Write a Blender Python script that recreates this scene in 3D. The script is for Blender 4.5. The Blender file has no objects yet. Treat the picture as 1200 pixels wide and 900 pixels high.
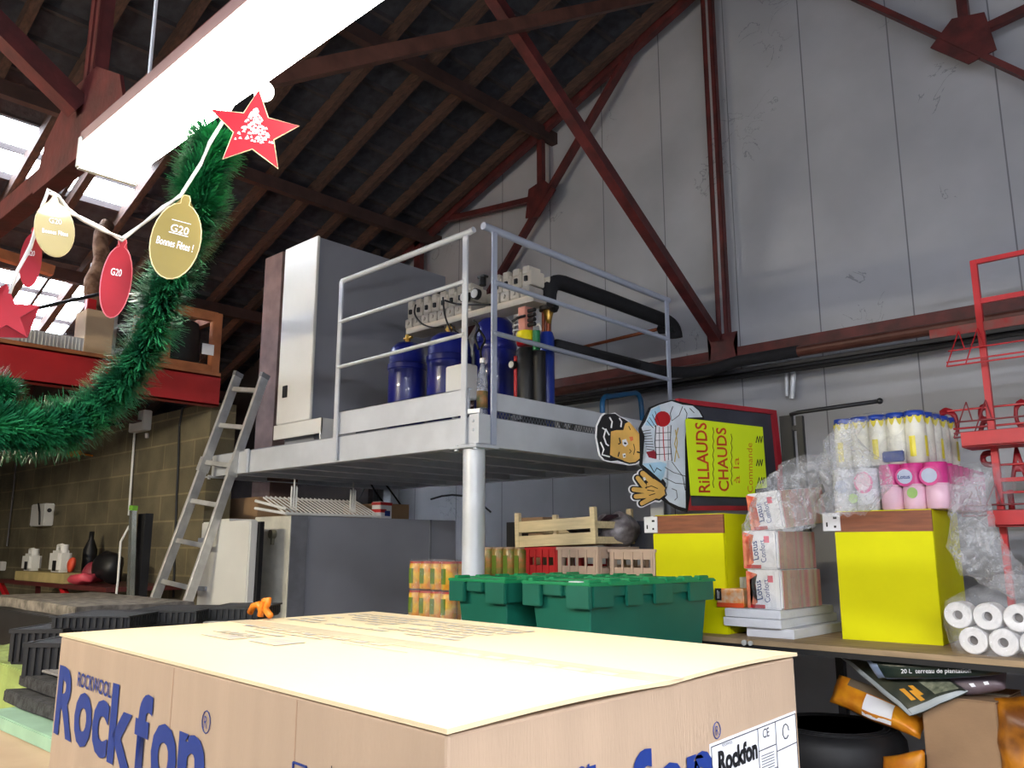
import bpy, bmesh, math, random
from mathutils import Vector, Matrix, noise
R = math.radians
C = bpy.context.scene.collection
rnd = random.Random(7)

# ------------------------------------------------------------------ surveying helpers
F = 977.0; PIT = math.atan(192/977.0); CP, SP = math.cos(PIT), math.sin(PIT)
HEAD = R(43.2); CA, SA = math.cos(HEAD), math.sin(HEAD)
EYE = 1.6
def ray(px, py):
    u = px-600; v = 450-py
    up = v*CP+F*SP; fw = F*CP-v*SP
    return Vector((fw*-SA+u*CA, fw*CA+u*SA, up))
def pY(px, py, Y):
    r = ray(px, py); t = Y/r.y; return Vector((r.x*t, Y, EYE+r.z*t))
def pX(px, py, X):
    r = ray(px, py); t = X/r.x; return Vector((X, r.y*t, EYE+r.z*t))
def pZ(px, py, Z):
    r = ray(px, py); t = (Z-EYE)/r.z; return Vector((r.x*t, r.y*t, Z))
def pL(px, py, A, d):            # plane through A along horizontal d : (s, z)
    r = ray(px, py); det = r.x*-d[1]+d[0]*r.y
    t = (A[0]*-d[1]+d[0]*A[1])/det
    return ((r.x*t-A[0])*d[0]+(r.y*t-A[1])*d[1], EYE+r.z*t)

# ------------------------------------------------------------------ materials
def lin(c): return tuple(((x/255)/12.92 if x/255 <= .04045 else ((x/255+.055)/1.055)**2.4) for x in c)
MATS = {}
def mat(name, col, rough=.6, metal=0, var=.06, scale=8, bump=0, bscale=60, spec=.5, col2=None, alpha=1, coat=0, trans=0, objspace=True, stretch=None, det=4):
    if name in MATS: return MATS[name]
    m = bpy.data.materials.new(name); m.use_nodes = True; nt = m.node_tree; N = nt.nodes; L = nt.links
    b = N['Principled BSDF']
    b.inputs['Roughness'].default_value = rough; b.inputs['Metallic'].default_value = metal
    b.inputs['Specular IOR Level'].default_value = spec
    b.inputs['Coat Weight'].default_value = coat
    b.inputs['Transmission Weight'].default_value = trans
    tc = N.new('ShaderNodeTexCoord'); mp = N.new('ShaderNodeMapping')
    L.new(tc.outputs['Object'], mp.inputs['Vector'])
    if stretch: mp.inputs['Scale'].default_value = stretch
    n = N.new('ShaderNodeTexNoise'); n.inputs['Scale'].default_value = scale; n.inputs['Detail'].default_value = det
    L.new(mp.outputs[0], n.inputs['Vector'])
    c1 = lin(col); c2 = lin(col2) if col2 else tuple(max(0, x*(1-var*4)) for x in c1)
    r = N.new('ShaderNodeValToRGB'); r.color_ramp.elements[0].position = .35; r.color_ramp.elements[1].position = .65
    r.color_ramp.elements[0].color = (*c2, 1); r.color_ramp.elements[1].color = (*c1, 1)
    L.new(n.outputs['Fac'], r.inputs[0]); L.new(r.outputs[0], b.inputs['Base Color'])
    if bump:
        n2 = N.new('ShaderNodeTexNoise'); n2.inputs['Scale'].default_value = bscale; n2.inputs['Detail'].default_value = 3
        L.new(mp.outputs[0], n2.inputs['Vector'])
        bp = N.new('ShaderNodeBump'); bp.inputs['Strength'].default_value = bump; bp.inputs['Distance'].default_value = .01
        L.new(n2.outputs['Fac'], bp.inputs['Height']); L.new(bp.outputs[0], b.inputs['Normal'])
    b.inputs['Alpha'].default_value = alpha
    m['_ramp'] = 0
    MATS[name] = m; return m
def emis(name, col, s):
    m = bpy.data.materials.new(name); m.use_nodes = True; nt = m.node_tree; b = nt.nodes['Principled BSDF']
    b.inputs['Emission Color'].default_value = (*lin(col), 1); b.inputs['Emission Strength'].default_value = s
    b.inputs['Base Color'].default_value = (*lin(col), 1); return m
def film(name, dens, tint=(235, 238, 245), scale=14):
    m = bpy.data.materials.new(name); m.use_nodes = True; nt = m.node_tree; N = nt.nodes; L = nt.links
    b = N['Principled BSDF']; b.inputs['Base Color'].default_value = (*lin(tint), 1); b.inputs['Roughness'].default_value = .16
    b.inputs['Specular IOR Level'].default_value = .9
    tc = N.new('ShaderNodeTexCoord'); n = N.new('ShaderNodeTexNoise'); n.inputs['Scale'].default_value = scale; n.inputs['Detail'].default_value = 5; n.inputs['Distortion'].default_value = 1.5
    L.new(tc.outputs['Object'], n.inputs['Vector'])
    mr = N.new('ShaderNodeMapRange'); mr.inputs['From Min'].default_value = .4; mr.inputs['From Max'].default_value = .72
    mr.inputs['To Min'].default_value = dens*.5; mr.inputs['To Max'].default_value = min(1, dens*2)
    L.new(n.outputs['Fac'], mr.inputs[0]); L.new(mr.outputs[0], b.inputs['Alpha'])
    bp = N.new('ShaderNodeBump'); bp.inputs['Strength'].default_value = .9; bp.inputs['Distance'].default_value = .02
    L.new(n.outputs['Fac'], bp.inputs['Height']); L.new(bp.outputs[0], b.inputs['Normal'])
    return m

# ------------------------------------------------------------------ mesh builder
class MB:
    def __init__(s): s.b = bmesh.new()
    def box(s, c, size, rz=0, bev=0, M=None):
        g = bmesh.ops.create_cube(s.b, size=1); vs = g['verts']
        T = Matrix.Translation(Vector(c)) @ Matrix.Rotation(rz, 4, 'Z') @ Matrix.Diagonal((*size, 1))
        if M is not None: T = M @ T
        bmesh.ops.transform(s.b, matrix=T, verts=vs)
        if bev:
            es = list({e for v in vs for e in v.link_edges})
            bmesh.ops.bevel(s.b, geom=es, offset=bev, segments=2, affect='EDGES', clamp_overlap=True)
        return s
    def b2(s, a, b, bev=0):
        a = Vector(a); b = Vector(b)
        return s.box((a+b)/2, [abs(x) for x in (b-a)], 0, bev)
    def bar(s, p0, p1, w, h, up=(0, 0, 1), bev=0):
        p0 = Vector(p0); p1 = Vector(p1); d = p1-p0; x = d.normalized(); u = Vector(up)
        if abs(x.dot(u)) > .98: u = Vector((0, 1, 0))
        y = u.cross(x).normalized(); z = x.cross(y)
        M = Matrix((x, y, z)).transposed().to_4x4(); M.translation = (p0+p1)/2
        return s.box((0, 0, 0), (d.length, w, h), 0, bev, M=M)
    def cyl(s, p0, p1, r, r2=None, n=16, caps=True):
        p0 = Vector(p0); p1 = Vector(p1); d = p1-p0
        g = bmesh.ops.create_cone(s.b, cap_ends=caps, segments=n, radius1=r, radius2=r if r2 is None else r2, depth=d.length)
        M = Matrix.Translation((p0+p1)/2) @ d.to_track_quat('Z', 'Y').to_matrix().to_4x4()
        bmesh.ops.transform(s.b, matrix=M, verts=g['verts']); return s
    def sph(s, c, r, sc=(1, 1, 1), n=12):
        g = bmesh.ops.create_uvsphere(s.b, u_segments=n*2, v_segments=n, radius=r)
        bmesh.ops.transform(s.b, matrix=Matrix.Translation(Vector(c)) @ Matrix.Diagonal((*sc, 1)), verts=g['verts']); return s
    def tube(s, pts, r, n=10, closed=False):
        pts = [Vector(p) for p in pts]; rings = []; N = len(pts); ref = None
        rr = r if isinstance(r, (list, tuple)) else [r]*N
        for i, p in enumerate(pts):
            if closed: t = (pts[(i+1) % N]-pts[i-1]).normalized()
            else: t = (pts[min(i+1, N-1)]-pts[max(i-1, 0)]).normalized()
            if ref is None:
                ref = Vector((0, 0, 1)) if abs(t.z) < .9 else Vector((1, 0, 0))
            a = (ref-t*ref.dot(t)).normalized(); ref = a; bb = t.cross(a)
            rings.append([s.b.verts.new(p+(a*math.cos(k*2*math.pi/n)+bb*math.sin(k*2*math.pi/n))*rr[i]) for k in range(n)])
        for i in range(N if closed else N-1):
            A = rings[i]; B = rings[(i+1) % N]
            for k in range(n): s.b.faces.new((A[k], A[(k+1) % n], B[(k+1) % n], B[k]))
        if not closed:
            s.b.faces.new(rings[0][::-1]); s.b.faces.new(rings[-1])
        return s
    def lathe(s, prof, c=(0, 0, 0), n=24, M=None, hollow=False):
        vs = []
        for (r, z) in prof:
            ring = []
            for k in range(n):
                a = k*2*math.pi/n; v = Vector((r*math.cos(a), r*math.sin(a), z))
                v = (M @ v) if M is not None else v
                ring.append(s.b.verts.new(v+Vector(c)))
            vs.append(ring)
        for i in range(len(prof)-1):
            for k in range(n): s.b.faces.new((vs[i][k], vs[i][(k+1) % n], vs[i+1][(k+1) % n], vs[i+1][k]))
        if prof[0] != prof[-1] and not hollow:
            if prof[0][0] > 0: s.b.faces.new(vs[0][::-1])
            if prof[-1][0] > 0: s.b.faces.new(vs[-1])
        return s
    def prism(s, pts, off):      # pts 3D polygon, extruded by off
        off = Vector(off); a = [s.b.verts.new(Vector(p)) for p in pts]; b = [s.b.verts.new(Vector(p)+off) for p in pts]
        n = len(pts); fa = s.b.faces.new(a[::-1]); fb = s.b.faces.new(b)
        for i in range(n): s.b.faces.new((a[i], a[(i+1) % n], b[(i+1) % n], b[i]))
        bmesh.ops.triangulate(s.b, faces=[fa, fb]); return s
    def tri(s, a, b, c):
        s.b.faces.new([s.b.verts.new(Vector(p)) for p in (a, b, c)]); return s
    def quad(s, a, b, c, d):
        s.b.faces.new([s.b.verts.new(Vector(p)) for p in (a, b, c, d)]); return s
    def subdiv(s, k):
        bmesh.ops.subdivide_edges(s.b, edges=s.b.edges[:], cuts=k, use_grid_fill=True); return s
    def crumple(s, amp, sc=6, seed=0):
        for v in s.b.verts:
            q = v.co*sc+Vector((seed*7.3, seed*3.1, seed))
            v.co += Vector(noise.noise_vector(q))*amp
        return s

HOME = {}
def thing(name, label, cat, loc=(0, 0, 0), rotz=0, group=None):
    o = bpy.data.objects.new(name, None); C.objects.link(o); o.empty_display_size = .1
    o.location = loc; o.rotation_euler = (0, 0, rotz); o['label'] = label; o['category'] = cat
    if group: o['group'] = group
    HOME[o.name] = (Matrix.Translation(Vector(loc)) @ Matrix.Rotation(rotz, 4, 'Z')).inverted()
    return o
def obj(name, mb, m, parent=None, smooth=False, world=False, label=None, bevel=0):
    """one mesh object. world=True: vertices were given in world coordinates, brought back to the parent's frame"""
    bmesh.ops.recalc_face_normals(mb.b, faces=mb.b.faces[:])
    me = bpy.data.meshes.new(name); mb.b.to_mesh(me); mb.b.free()
    me.materials.append(m)
    o = bpy.data.objects.new(name, me); C.objects.link(o)
    if parent is not None:
        o.parent = parent
        root = parent
        while root.parent: root = root.parent
        if world and root.name in HOME: me.transform(HOME[root.name])
    if smooth:
        for p in me.polygons: p.use_smooth = True
        if smooth == 'auto':
            md = o.modifiers.new('es', 'EDGE_SPLIT'); md.split_angle = R(40)
    if bevel:
        md = o.modifiers.new('bv', 'BEVEL'); md.width = bevel; md.segments = 2; md.limit_method = 'ANGLE'
    if label: o['label'] = label
    return o
def solo(name, mb, m, label, cat, group=None, loc=None, **k):
    """a thing that is a single mesh; its origin is moved to its base"""
    vs = [v.co for v in mb.b.verts]
    if loc is None:
        lo = Vector([min(v[i] for v in vs) for i in range(3)]); hi = Vector([max(v[i] for v in vs) for i in range(3)])
        loc = Vector(((lo.x+hi.x)/2, (lo.y+hi.y)/2, lo.z))
    for v in mb.b.verts: v.co -= Vector(loc)
    o = obj(name, mb, m, None, **k); o.location = loc
    o['label'] = label; o['category'] = cat
    if group: o['group'] = group
    return o
def struct(name, mb, m, parent=None, **k):
    o = obj(name, mb, m, parent, **k)
    if parent is None: o['kind'] = 'structure'
    return o
def dup(root, loc, rotz=None, label=None, group=None):
    r = root.copy(); C.objects.link(r); r.location = loc
    if rotz is not None: r.rotation_euler = (0, 0, rotz)
    if label: r['label'] = label
    if group: r['group'] = group
    for ch in list(root.children):
        c = ch.copy(); C.objects.link(c); c.parent = r
        for g in ch.children:
            d = g.copy(); C.objects.link(d); d.parent = c
    return r
def text_mb(s, o, xd, yd, thick=.001, bold=0.0, resol=3):
    """lettering whose bounding box is mapped to origin o, full width xd, full height yd"""
    cu = bpy.data.curves.new('t', 'FONT'); cu.body = s; cu.size = 1; cu.resolution_u = resol; cu.offset = bold
    to = bpy.data.objects.new('t', cu); C.objects.link(to)
    dg = bpy.context.evaluated_depsgraph_get(); dg.update()
    me = bpy.data.meshes.new_from_object(to.evaluated_get(dg))
    C.objects.unlink(to); bpy.data.objects.remove(to); bpy.data.curves.remove(cu)
    mb = MB(); mb.b.from_mesh(me); bpy.data.meshes.remove(me)
    xs = [v.co.x for v in mb.b.verts]; ys = [v.co.y for v in mb.b.verts]
    x0, x1, y0, y1 = min(xs), max(xs), min(ys), max(ys)
    o = Vector(o); xd = Vector(xd); yd = Vector(yd); n = xd.cross(yd).normalized()
    for v in mb.b.verts: v.co = o+xd*((v.co.x-x0)/(x1-x0))+yd*((v.co.y-y0)/(y1-y0))+n*thick
    return mb

# ------------------------------------------------------------------ palette
M_red = mat('rusty red steel', (100, 41, 40), .55, 0, .1, 9, .2, 40, col2=(70, 31, 31))
M_redb = mat('bright red beam paint', (176, 30, 34), .5, 0, .06, 4)
M_slate = mat('dark roof boarding', (58, 60, 68), .9, 0, .1, 12, .3, 30, col2=(44, 45, 52))
M_raft = mat('old brown rafter wood', (86, 62, 52), .8, 0, .1, 10, .2, 40, col2=(64, 48, 42), stretch=(1, 6, 6))
M_conc = mat('grey concrete', (128, 124, 118), .9, 0, .08, 3, .3, 50)
M_galv = mat('galvanised pale steel', (220, 224, 230), .4, .12, .03, 5)
M_galv2 = mat('painted pale grey steel', (190, 198, 216), .5, .1, .03, 4)
M_white = mat('white enamel', (238, 237, 232), .35, 0, .015, 3)
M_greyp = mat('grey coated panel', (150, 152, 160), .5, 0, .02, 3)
M_card = mat('brown cardboard', (192, 166, 136), .85, 0, .03, 5, .08, 120)
M_card2 = mat('dull brown cardboard', (160, 128, 96), .85, 0, .05, 5, .1, 100)
M_blue = mat('deep blue tank paint', (20, 30, 120), .3, 0, .03, 5, coat=.3)
M_black = mat('black plastic', (24, 24, 27), .5, 0, .05, 8)
M_foam = mat('black foam insulation', (26, 26, 30), .85, 0, .05, 20, .2, 90)
M_rubber = mat('black rubber', (20, 20, 22), .6, 0, .05, 20)
M_copper = mat('copper', (170, 96, 66), .35, .8, .08, 8)
M_brass = mat('brass', (190, 150, 70), .3, .8, .05, 8)
M_cream = mat('cream relay plastic', (216, 208, 192), .5, 0, .03, 8)
M_yel = mat('acid yellow paint', (228, 226, 0), .6, 0, .01, 4, spec=.2)
M_brn = mat('brown stained board', (148, 82, 50), .5, 0, .08, 8, stretch=(1, 1, 8))
M_green = mat('dark green crate plastic', (18, 104, 84), .45, 0, .03, 6)
M_lid = mat('green lid plastic', (24, 148, 92), .45, 0, .03, 6)
M_wood = mat('pale poplar wood', (224, 204, 160), .7, 0, .04, 8, stretch=(1, 8, 8))
M_timber = mat('orange timber', (170, 104, 66), .8, 0, .08, 9)
M_redp = mat('red rack paint', (196, 28, 38), .4, 0, .04, 10)
M_ink = mat('dark blue print', (22, 52, 128), .6, 0, .02, 30)
M_blk = mat('black print', (18, 18, 22), .6, 0, .02, 30)
M_paper = mat('white paper', (235, 235, 238), .6, 0, .01, 10)
M_alu = mat('aluminium', (206, 206, 204), .35, .25, .05, 14)
M_pink = mat('pink tissue', (238, 176, 186), .7, 0, .04, 10)
M_roll = mat('white tissue roll', (238, 236, 234), .8, 0, .02, 10, .1, 60)
M_core = mat('grey cardboard core', (120, 112, 106), .9)
M_film = film('clear wrapping film', .13)
M_filmd = film('crumpled wrapping film', .22, scale=22)
M_orange = mat('orange plastic', (232, 130, 24), .4)
M_redx = mat('red plastic', (190, 26, 34), .45)

# ================================================================== THE SETTING
RX, RZ, SL = -2.9, 6.15, .376
def zr(x): return RZ-SL*abs(x-RX)
XL, XR_, YB, YF = -11.2, 4.5, 5.5, -5.0

def panel_mat():
    m = mat('white wall panel', (178, 180, 186), .55, 0, .03, 1.3, .12, 25, col2=(160, 162, 168))
    nt = m.node_tree; N = nt.nodes; L = nt.links; b = N['Principled BSDF']
    base = b.inputs['Base Color'].links[0].from_socket
    tc = N.new('ShaderNodeTexCoord'); sx = N.new('ShaderNodeSeparateXYZ'); L.new(tc.outputs['Object'], sx.inputs[0])
    def mth(op, a, v=None):
        n = N.new('ShaderNodeMath'); n.operation = op
        if isinstance(a, (int, float)): n.inputs[0].default_value = a
        else: L.new(a, n.inputs[0])
        if v is not None:
            if isinstance(v, (int, float)): n.inputs[1].default_value = v
            else: L.new(v, n.inputs[1])
        return n.outputs[0]
    def line(src, off, per, w):
        f = mth('FRACT', mth('DIVIDE', mth('ADD', src, off), per)); return mth('LESS_THAN', f, w/per)
    seam = line(sx.outputs['X'], 20*.608+1.04, .608, .009)
    hz = line(sx.outputs['Z'], 8*2.4-1.95, 2.4, .009)
    low = mth('LESS_THAN', sx.outputs['Z'], 2.2)
    allm = seam
    # cobwebs and grime: thin dark wisps, stronger high up near the truss
    n = N.new('ShaderNodeTexNoise'); n.inputs['Scale'].default_value = 2.2; n.inputs['Detail'].default_value = 9; n.inputs['Distortion'].default_value = 2.4
    L.new(tc.outputs['Object'], n.inputs['Vector'])
    w = mth('LESS_THAN', mth('ABSOLUTE', mth('SUBTRACT', n.outputs['Fac'], .5)), .006)
    n2 = N.new('ShaderNodeTexNoise'); n2.inputs['Scale'].default_value = .9; n2.inputs['Detail'].default_value = 2
    L.new(tc.outputs['Object'], n2.inputs['Vector'])
    w = mth('MULTIPLY', w, mth('GREATER_THAN', n2.outputs['Fac'], .6))
    mx = N.new('ShaderNodeMixRGB'); L.new(mth('MAXIMUM', allm, mth('MULTIPLY', w, .6)), mx.inputs[0])
    L.new(base, mx.inputs[1]); mx.inputs[2].default_value = (*lin((112, 114, 120)), 1)
    L.new(mx.outputs[0], b.inputs['Base Color']); return m
def block_mat():
    m = mat('concrete block wall', (132, 122, 96), .9, 0, .1, 3, .4, 60)
    nt = m.node_tree; N = nt.nodes; L = nt.links; b = N['Principled BSDF']
    base = b.inputs['Base Color'].links[0].from_socket
    tc = N.new('ShaderNodeTexCoord'); sx = N.new('ShaderNodeSeparateXYZ'); L.new(tc.outputs['Object'], sx.inputs[0])
    cx = N.new('ShaderNodeCombineXYZ'); L.new(sx.outputs['X'], cx.inputs[0]); L.new(sx.outputs['Z'], cx.inputs[1])
    br = N.new('ShaderNodeTexBrick'); L.new(cx.outputs[0], br.inputs['Vector'])
    br.inputs['Scale'].default_value = 1; br.inputs['Brick Width'].default_value = .5; br.inputs['Row Height'].default_value = .2
    br.inputs['Mortar Size'].default_value = .008; br.inputs['Mortar Smooth'].default_value = .3
    br.inputs['Color1'].default_value = (1, 1, 1, 1); br.inputs['Color2'].default_value = (.82, .82, .82, 1); br.inputs['Mortar'].default_value = (1.4, 1.38, 1.3, 1)
    mx = N.new('ShaderNodeMixRGB'); mx.blend_type = 'MULTIPLY'; mx.inputs[0].default_value = 1
    L.new(base, mx.inputs[1]); L.new(br.outputs['Color'], mx.inputs[2]); L.new(mx.outputs[0], b.inputs['Base Color']); return m
M_panel = panel_mat(); M_block = block_mat()

struct('floor', MB().b2((XL, YF, -.1), (XR_, YB+.1, 0)), M_conc)
poly = [(XL, YB, 0), (XR_, YB, 0), (XR_, YB, zr(XR_)+.02), (RX, YB, RZ+.02), (XL, YB, zr(XL)+.02)]
struct('wall_back', MB().prism(poly, (0, .12, 0)), M_panel)
struct('wall_front', MB().prism([(p[0], YF, p[2]) for p in poly], (0, -.12, 0)), M_panel)
struct('wall_right', MB().b2((XR_, YF-.1, 0), (XR_+.1, YB+.1, zr(XR_)+.1)), M_panel)
M_dark = mat('timber cladding dark with shade', (54, 46, 44), .9, 0, .1, 6, .2, 30)  # shade of the deep space behind the block wall put into the colour
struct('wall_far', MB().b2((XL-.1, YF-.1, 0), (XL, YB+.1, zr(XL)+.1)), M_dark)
struct('wall_left', MB().b2((-11.2, 2.91, 0), (-5.78, 3.11, 2.66)), M_block)
# rear partition behind the platform end, up to the roof : coloured dark for the deep shade there
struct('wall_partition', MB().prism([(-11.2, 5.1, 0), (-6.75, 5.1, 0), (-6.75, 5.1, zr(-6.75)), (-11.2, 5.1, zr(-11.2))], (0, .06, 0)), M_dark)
struct('trim_1', MB().b2((-6.17, 3.5, 0), (-5.9, 3.75, 4.02)), mat('brick pier', (136, 110, 104), .9, 0, .08, 6, .2, 40)) # pier beside the cabinet

def slab(mb, x0, x1, y0, y1, t=.05):
    a = [(x0, y0, zr(x0)), (x1, y0, zr(x1)), (x1, y1, zr(x1)), (x0, y1, zr(x0))]
    mb.prism(a, (0, 0, t))
SKX0, SKX1, SKY0, SKY1 = -7.25, -6.62, .9, 2.75
ro = MB()
LX0, LX1, LY0, LY1 = -9.4, -8.22, .6, 2.95
slab(ro, XL, LX0, YF, YB+.1); slab(ro, LX1, SKX0, YF, YB+.1); slab(ro, LX0, LX1, YF, LY0); slab(ro, LX0, LX1, LY1, YB+.1); slab(ro, SKX1, RX, YF, YB+.1)
slab(ro, SKX0, SKX1, YF, SKY0); slab(ro, SKX0, SKX1, SKY1, YB+.1)
slab(ro, RX, XR_, YF, YB+.1)
ceil_ = struct('ceiling', ro, M_slate)
bt = MB(); x = -3.2
while x > XL:
    for (a, b) in (((YF, SKY0), (SKY1, YB)) if SKX0 < x < SKX1 else (((YF, LY0), (LY1, YB)) if LX0 < x < LX1 else ((YF, YB),))):
        bt.b2((x-.02, a, zr(x)-.028), (x+.02, b, zr(x)+.01))
    x -= .27
obj('battens', bt, mat('grey roof batten', (64, 60, 64), .9, 0, .08, 9), ceil_)
for k in range(12):
    y = .54+.43*k
    obj('rafter', MB().bar((XL+.05, y, zr(XL+.05)-.07), (RX, y, zr(RX)-.07), .06, .10), M_raft, ceil_)
for xx in (-4.62, -6.2, -8.0, -9.6):
    obj('purlin', MB().b2((xx-.035, YF, zr(xx)-.235), (xx+.035, YB, zr(xx)-.125)), mat('dark brown purlin wood', (70, 48, 44), .8, 0, .08, 6), ceil_)
# skylights : two glazed openings side by side
M_pane = film('weathered skylight glass', .10, (240, 244, 250), 3)
M_skyf = mat('dark skylight bars', (60, 50, 50), .7)
for i, (a, b) in enumerate(((SKY0, 2.14), (2.2, SKY1))):
    w = struct('window_%d' % (i+1), MB().prism([(SKX0, a, zr(SKX0)+.03), (SKX1, a, zr(SKX1)+.03), (SKX1, b, zr(SKX1)+.03), (SKX0, b, zr(SKX0)+.03)], (0, 0, .006)), M_pane)
    fr = MB()
    for yy in ((a, b, (a+b)/2) if i == 0 else (a, b)):
        fr.bar((SKX0, yy, zr(SKX0)+.01), (SKX1, yy, zr(SKX1)+.01), .03, .05)
    for xx in (SKX0, (SKX0+SKX1)/2, SKX1):
        fr.bar((xx, a, zr(xx)+.01), (xx, b, zr(xx)+.01), .02 if xx == (SKX0+SKX1)/2 else .04, .05)
    obj('window_frame', fr, M_skyf, w)

w = struct('window_3', MB().prism([(LX0, LY0, zr(LX0)+.03), (LX1, LY0, zr(LX1)+.03), (LX1, LY1, zr(LX1)+.03), (LX0, LY1, zr(LX0)+.03)], (0, 0, .006)), M_pane)
fr = MB()
for yy in (LY0, 1.25, 1.85, 1.95, 2.5, LY1): fr.bar((LX0, yy, zr(LX0)+.01), (LX1, yy, zr(LX1)+.01), .025, .04)
for xx in (LX0, -9.0, -8.6, LX1): fr.bar((xx, LY0, zr(xx)+.01), (xx, LY1, zr(xx)+.01), .025, .04)
obj('window_frame', fr, M_skyf, w)

# ================================================================== ROOF TRUSSES
def truss(Y, label, near=False):
    t = thing('roof_truss', label, 'roof truss', (RX, Y, 2.9), 0)
    def part(n, mb): return obj(n, mb, M_red, t, world=True)
    zb = 2.965
    part('bottom_chord', MB().bar((XL, Y-.03, zb), (XR_, Y-.03, zb), .012, .08).bar((XL, Y+.0, zb-.036), (XR_, Y+.0, zb-.036), .07, .012).bar((XL, Y+.0, zb+.036), (XR_, Y+.0, zb+.036), .07, .012))
    for s in (-1, 1):
        part('king_post', MB().b2((RX+s*.03-.018, Y-.03, 2.95), (RX+s*.03+.018, Y-.022, RZ-.12)).b2((RX+s*.03+s*.012-.003, Y-.03, 2.95), (RX+s*.03+s*.012+.003, Y+.02, RZ-.12)))
        part('top_chord', MB().bar((RX, Y, RZ-.09), (RX+s*8.2, Y, RZ-.09-8.2*SL), .06, .16))
        def mx(x): return RX+s*(RX-x)*-1 if s < 0 else RX+(RX-x)
        G = (-4.65, 4.72)
        X = lambda x: x if s < 0 else 2*RX-x
        part('main_strut', MB().bar((X(-6.2), Y-.01, 3.0), (X(-3.35), Y-.01, 6.02), .035, .075, up=(0, 1, 0)))
        part('short_post', MB().bar((X(-4.66), Y, 4.75), (X(-4.66), Y, 5.42), .06, .05))
        part('short_strut', MB().bar((X(-4.68), Y, 4.72), (X(-6.12), Y, 4.88), .05, .05))
        part('lower_post', MB().bar((X(-6.35), Y, 3.0), (X(-6.35), Y, 4.8), .09, .06))
        part('gusset_plate', MB().prism([(X(x_), Y-.04, z_) for x_, z_ in ((-4.82, 4.55), (-4.78, 4.82), (-4.6, 4.86), (-4.46, 4.72), (-4.66, 4.52))], (0, .012, 0)))
    w = .42 if near else .11
    h = .2 if near else .12
    part('gusset_plate', MB().prism([(RX-w, Y-.045, 2.90), (RX-w*.8, Y-.045, 2.98+h*.5), (RX-.12, Y-.045, 3.0+h), (RX+.12, Y-.045, 3.0+h), (RX+w*.8, Y-.045, 2.98+h*.5), (RX+w, Y-.045, 2.90)], (0, .012, 0)))
    return t
truss(5.35, 'dark red steel roof truss standing against the white panel wall')
truss(.95, 'red steel roof truss crossing overhead in front of the skylights', True)
def brace(a, b, label, m=None):
    t = solo('wind_brace', MB().bar(a, b, .07, .07, up=(1, 0, 0)), m or M_red, label, 'roof brace', 'braces between the roof trusses')
brace((RX-.03, 5.28, 3.09), (RX-.03, 1.0, 5.93), 'long red brace falling from the roof to the foot of the wall truss post')
brace((RX+.045, 1.0, 3.1), (RX+.045, 5.28, 5.93), 'dim brown brace rising right from behind the hanging red star to the roof', mat('brown brace', (98, 60, 48), .7, 0, .1, 9))
brace((RX, .90, 3.09), (RX, -3.3, 5.9), 'short bright red brace end at the top left edge of the photo')

# pipes, tray and conduit along the wall
solo('lagged_pipe', MB().tube([(-5.6, 5.2, 2.86), (-4.0, 5.2, 2.87), (XR_-.05, 5.2, 2.875)], .036, 14), mat('brown lagged pipe', (96, 58, 50), .35, .2, .08, 12), 'thick glossy brown pipe running along the wall under the truss', 'pipe')
tr = MB()
tr.b2((-5.6, 5.26, 2.80), (XR_-.05, 5.40, 2.806)).b2((-5.6, 5.26, 2.80), (XR_-.05, 5.266, 2.83)).b2((-5.6, 5.395, 2.80), (XR_-.05, 5.40, 2.83))
ct = thing('cable_tray', 'grey cable tray with black cables under the brown pipe', 'cable tray', (-.5, 5.32, 2.80))
obj('tray', tr, mat('dark grey tray', (52, 52, 56), .5, .2), ct, world=True)
cb = MB(); cb.tube([(-5.5+.4*i, 5.29+.01*math.sin(i*2.1), 2.78+.008*math.sin(i*1.3)) for i in range(25)], .016, 8)
obj('cable', cb, M_black, ct, world=True)
for i in range(9):
    xx = -5+.9*i; obj('bracket', MB().b2((xx-.015, 5.3, 2.82), (xx+.015, 5.49, 2.84)), M_galv, ct, world=True)
a = pY(903, 421, 5.42); b = pY(926, 429, 5.42); c = pY(928, 467, 5.42)
solo('hanging_conduit', MB().tube([a, (a+b)/2+Vector((0, 0, .01)), b, b+Vector((.02, 0, -.06)), c], .018, 8).tube([b+Vector((-.03, 0, -.02)), c+Vector((-.035, 0, .02))], .012, 8), M_galv, 'bent galvanised cable conduit ending on the wall above the black stand', 'conduit')
p0 = pY(793, 0, 5.46); p1 = pY(493, 290, 5.46)
cd = thing('roof_conduit', 'thin dark conduit clipped to the wall parallel to the roof slope', 'conduit', p1)
obj('pipe', MB().tube([p1, p1.lerp(p0, .5), p0], .016, 8), mat('dark conduit', (58, 40, 42), .6), cd, world=True)
for k in range(6):
    q = p1.lerp(p0, .08+.17*k); obj('clip', MB().box(q+Vector((.0, 0, .02)), (.03, .06, .05)), M_black, cd, world=True)

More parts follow.
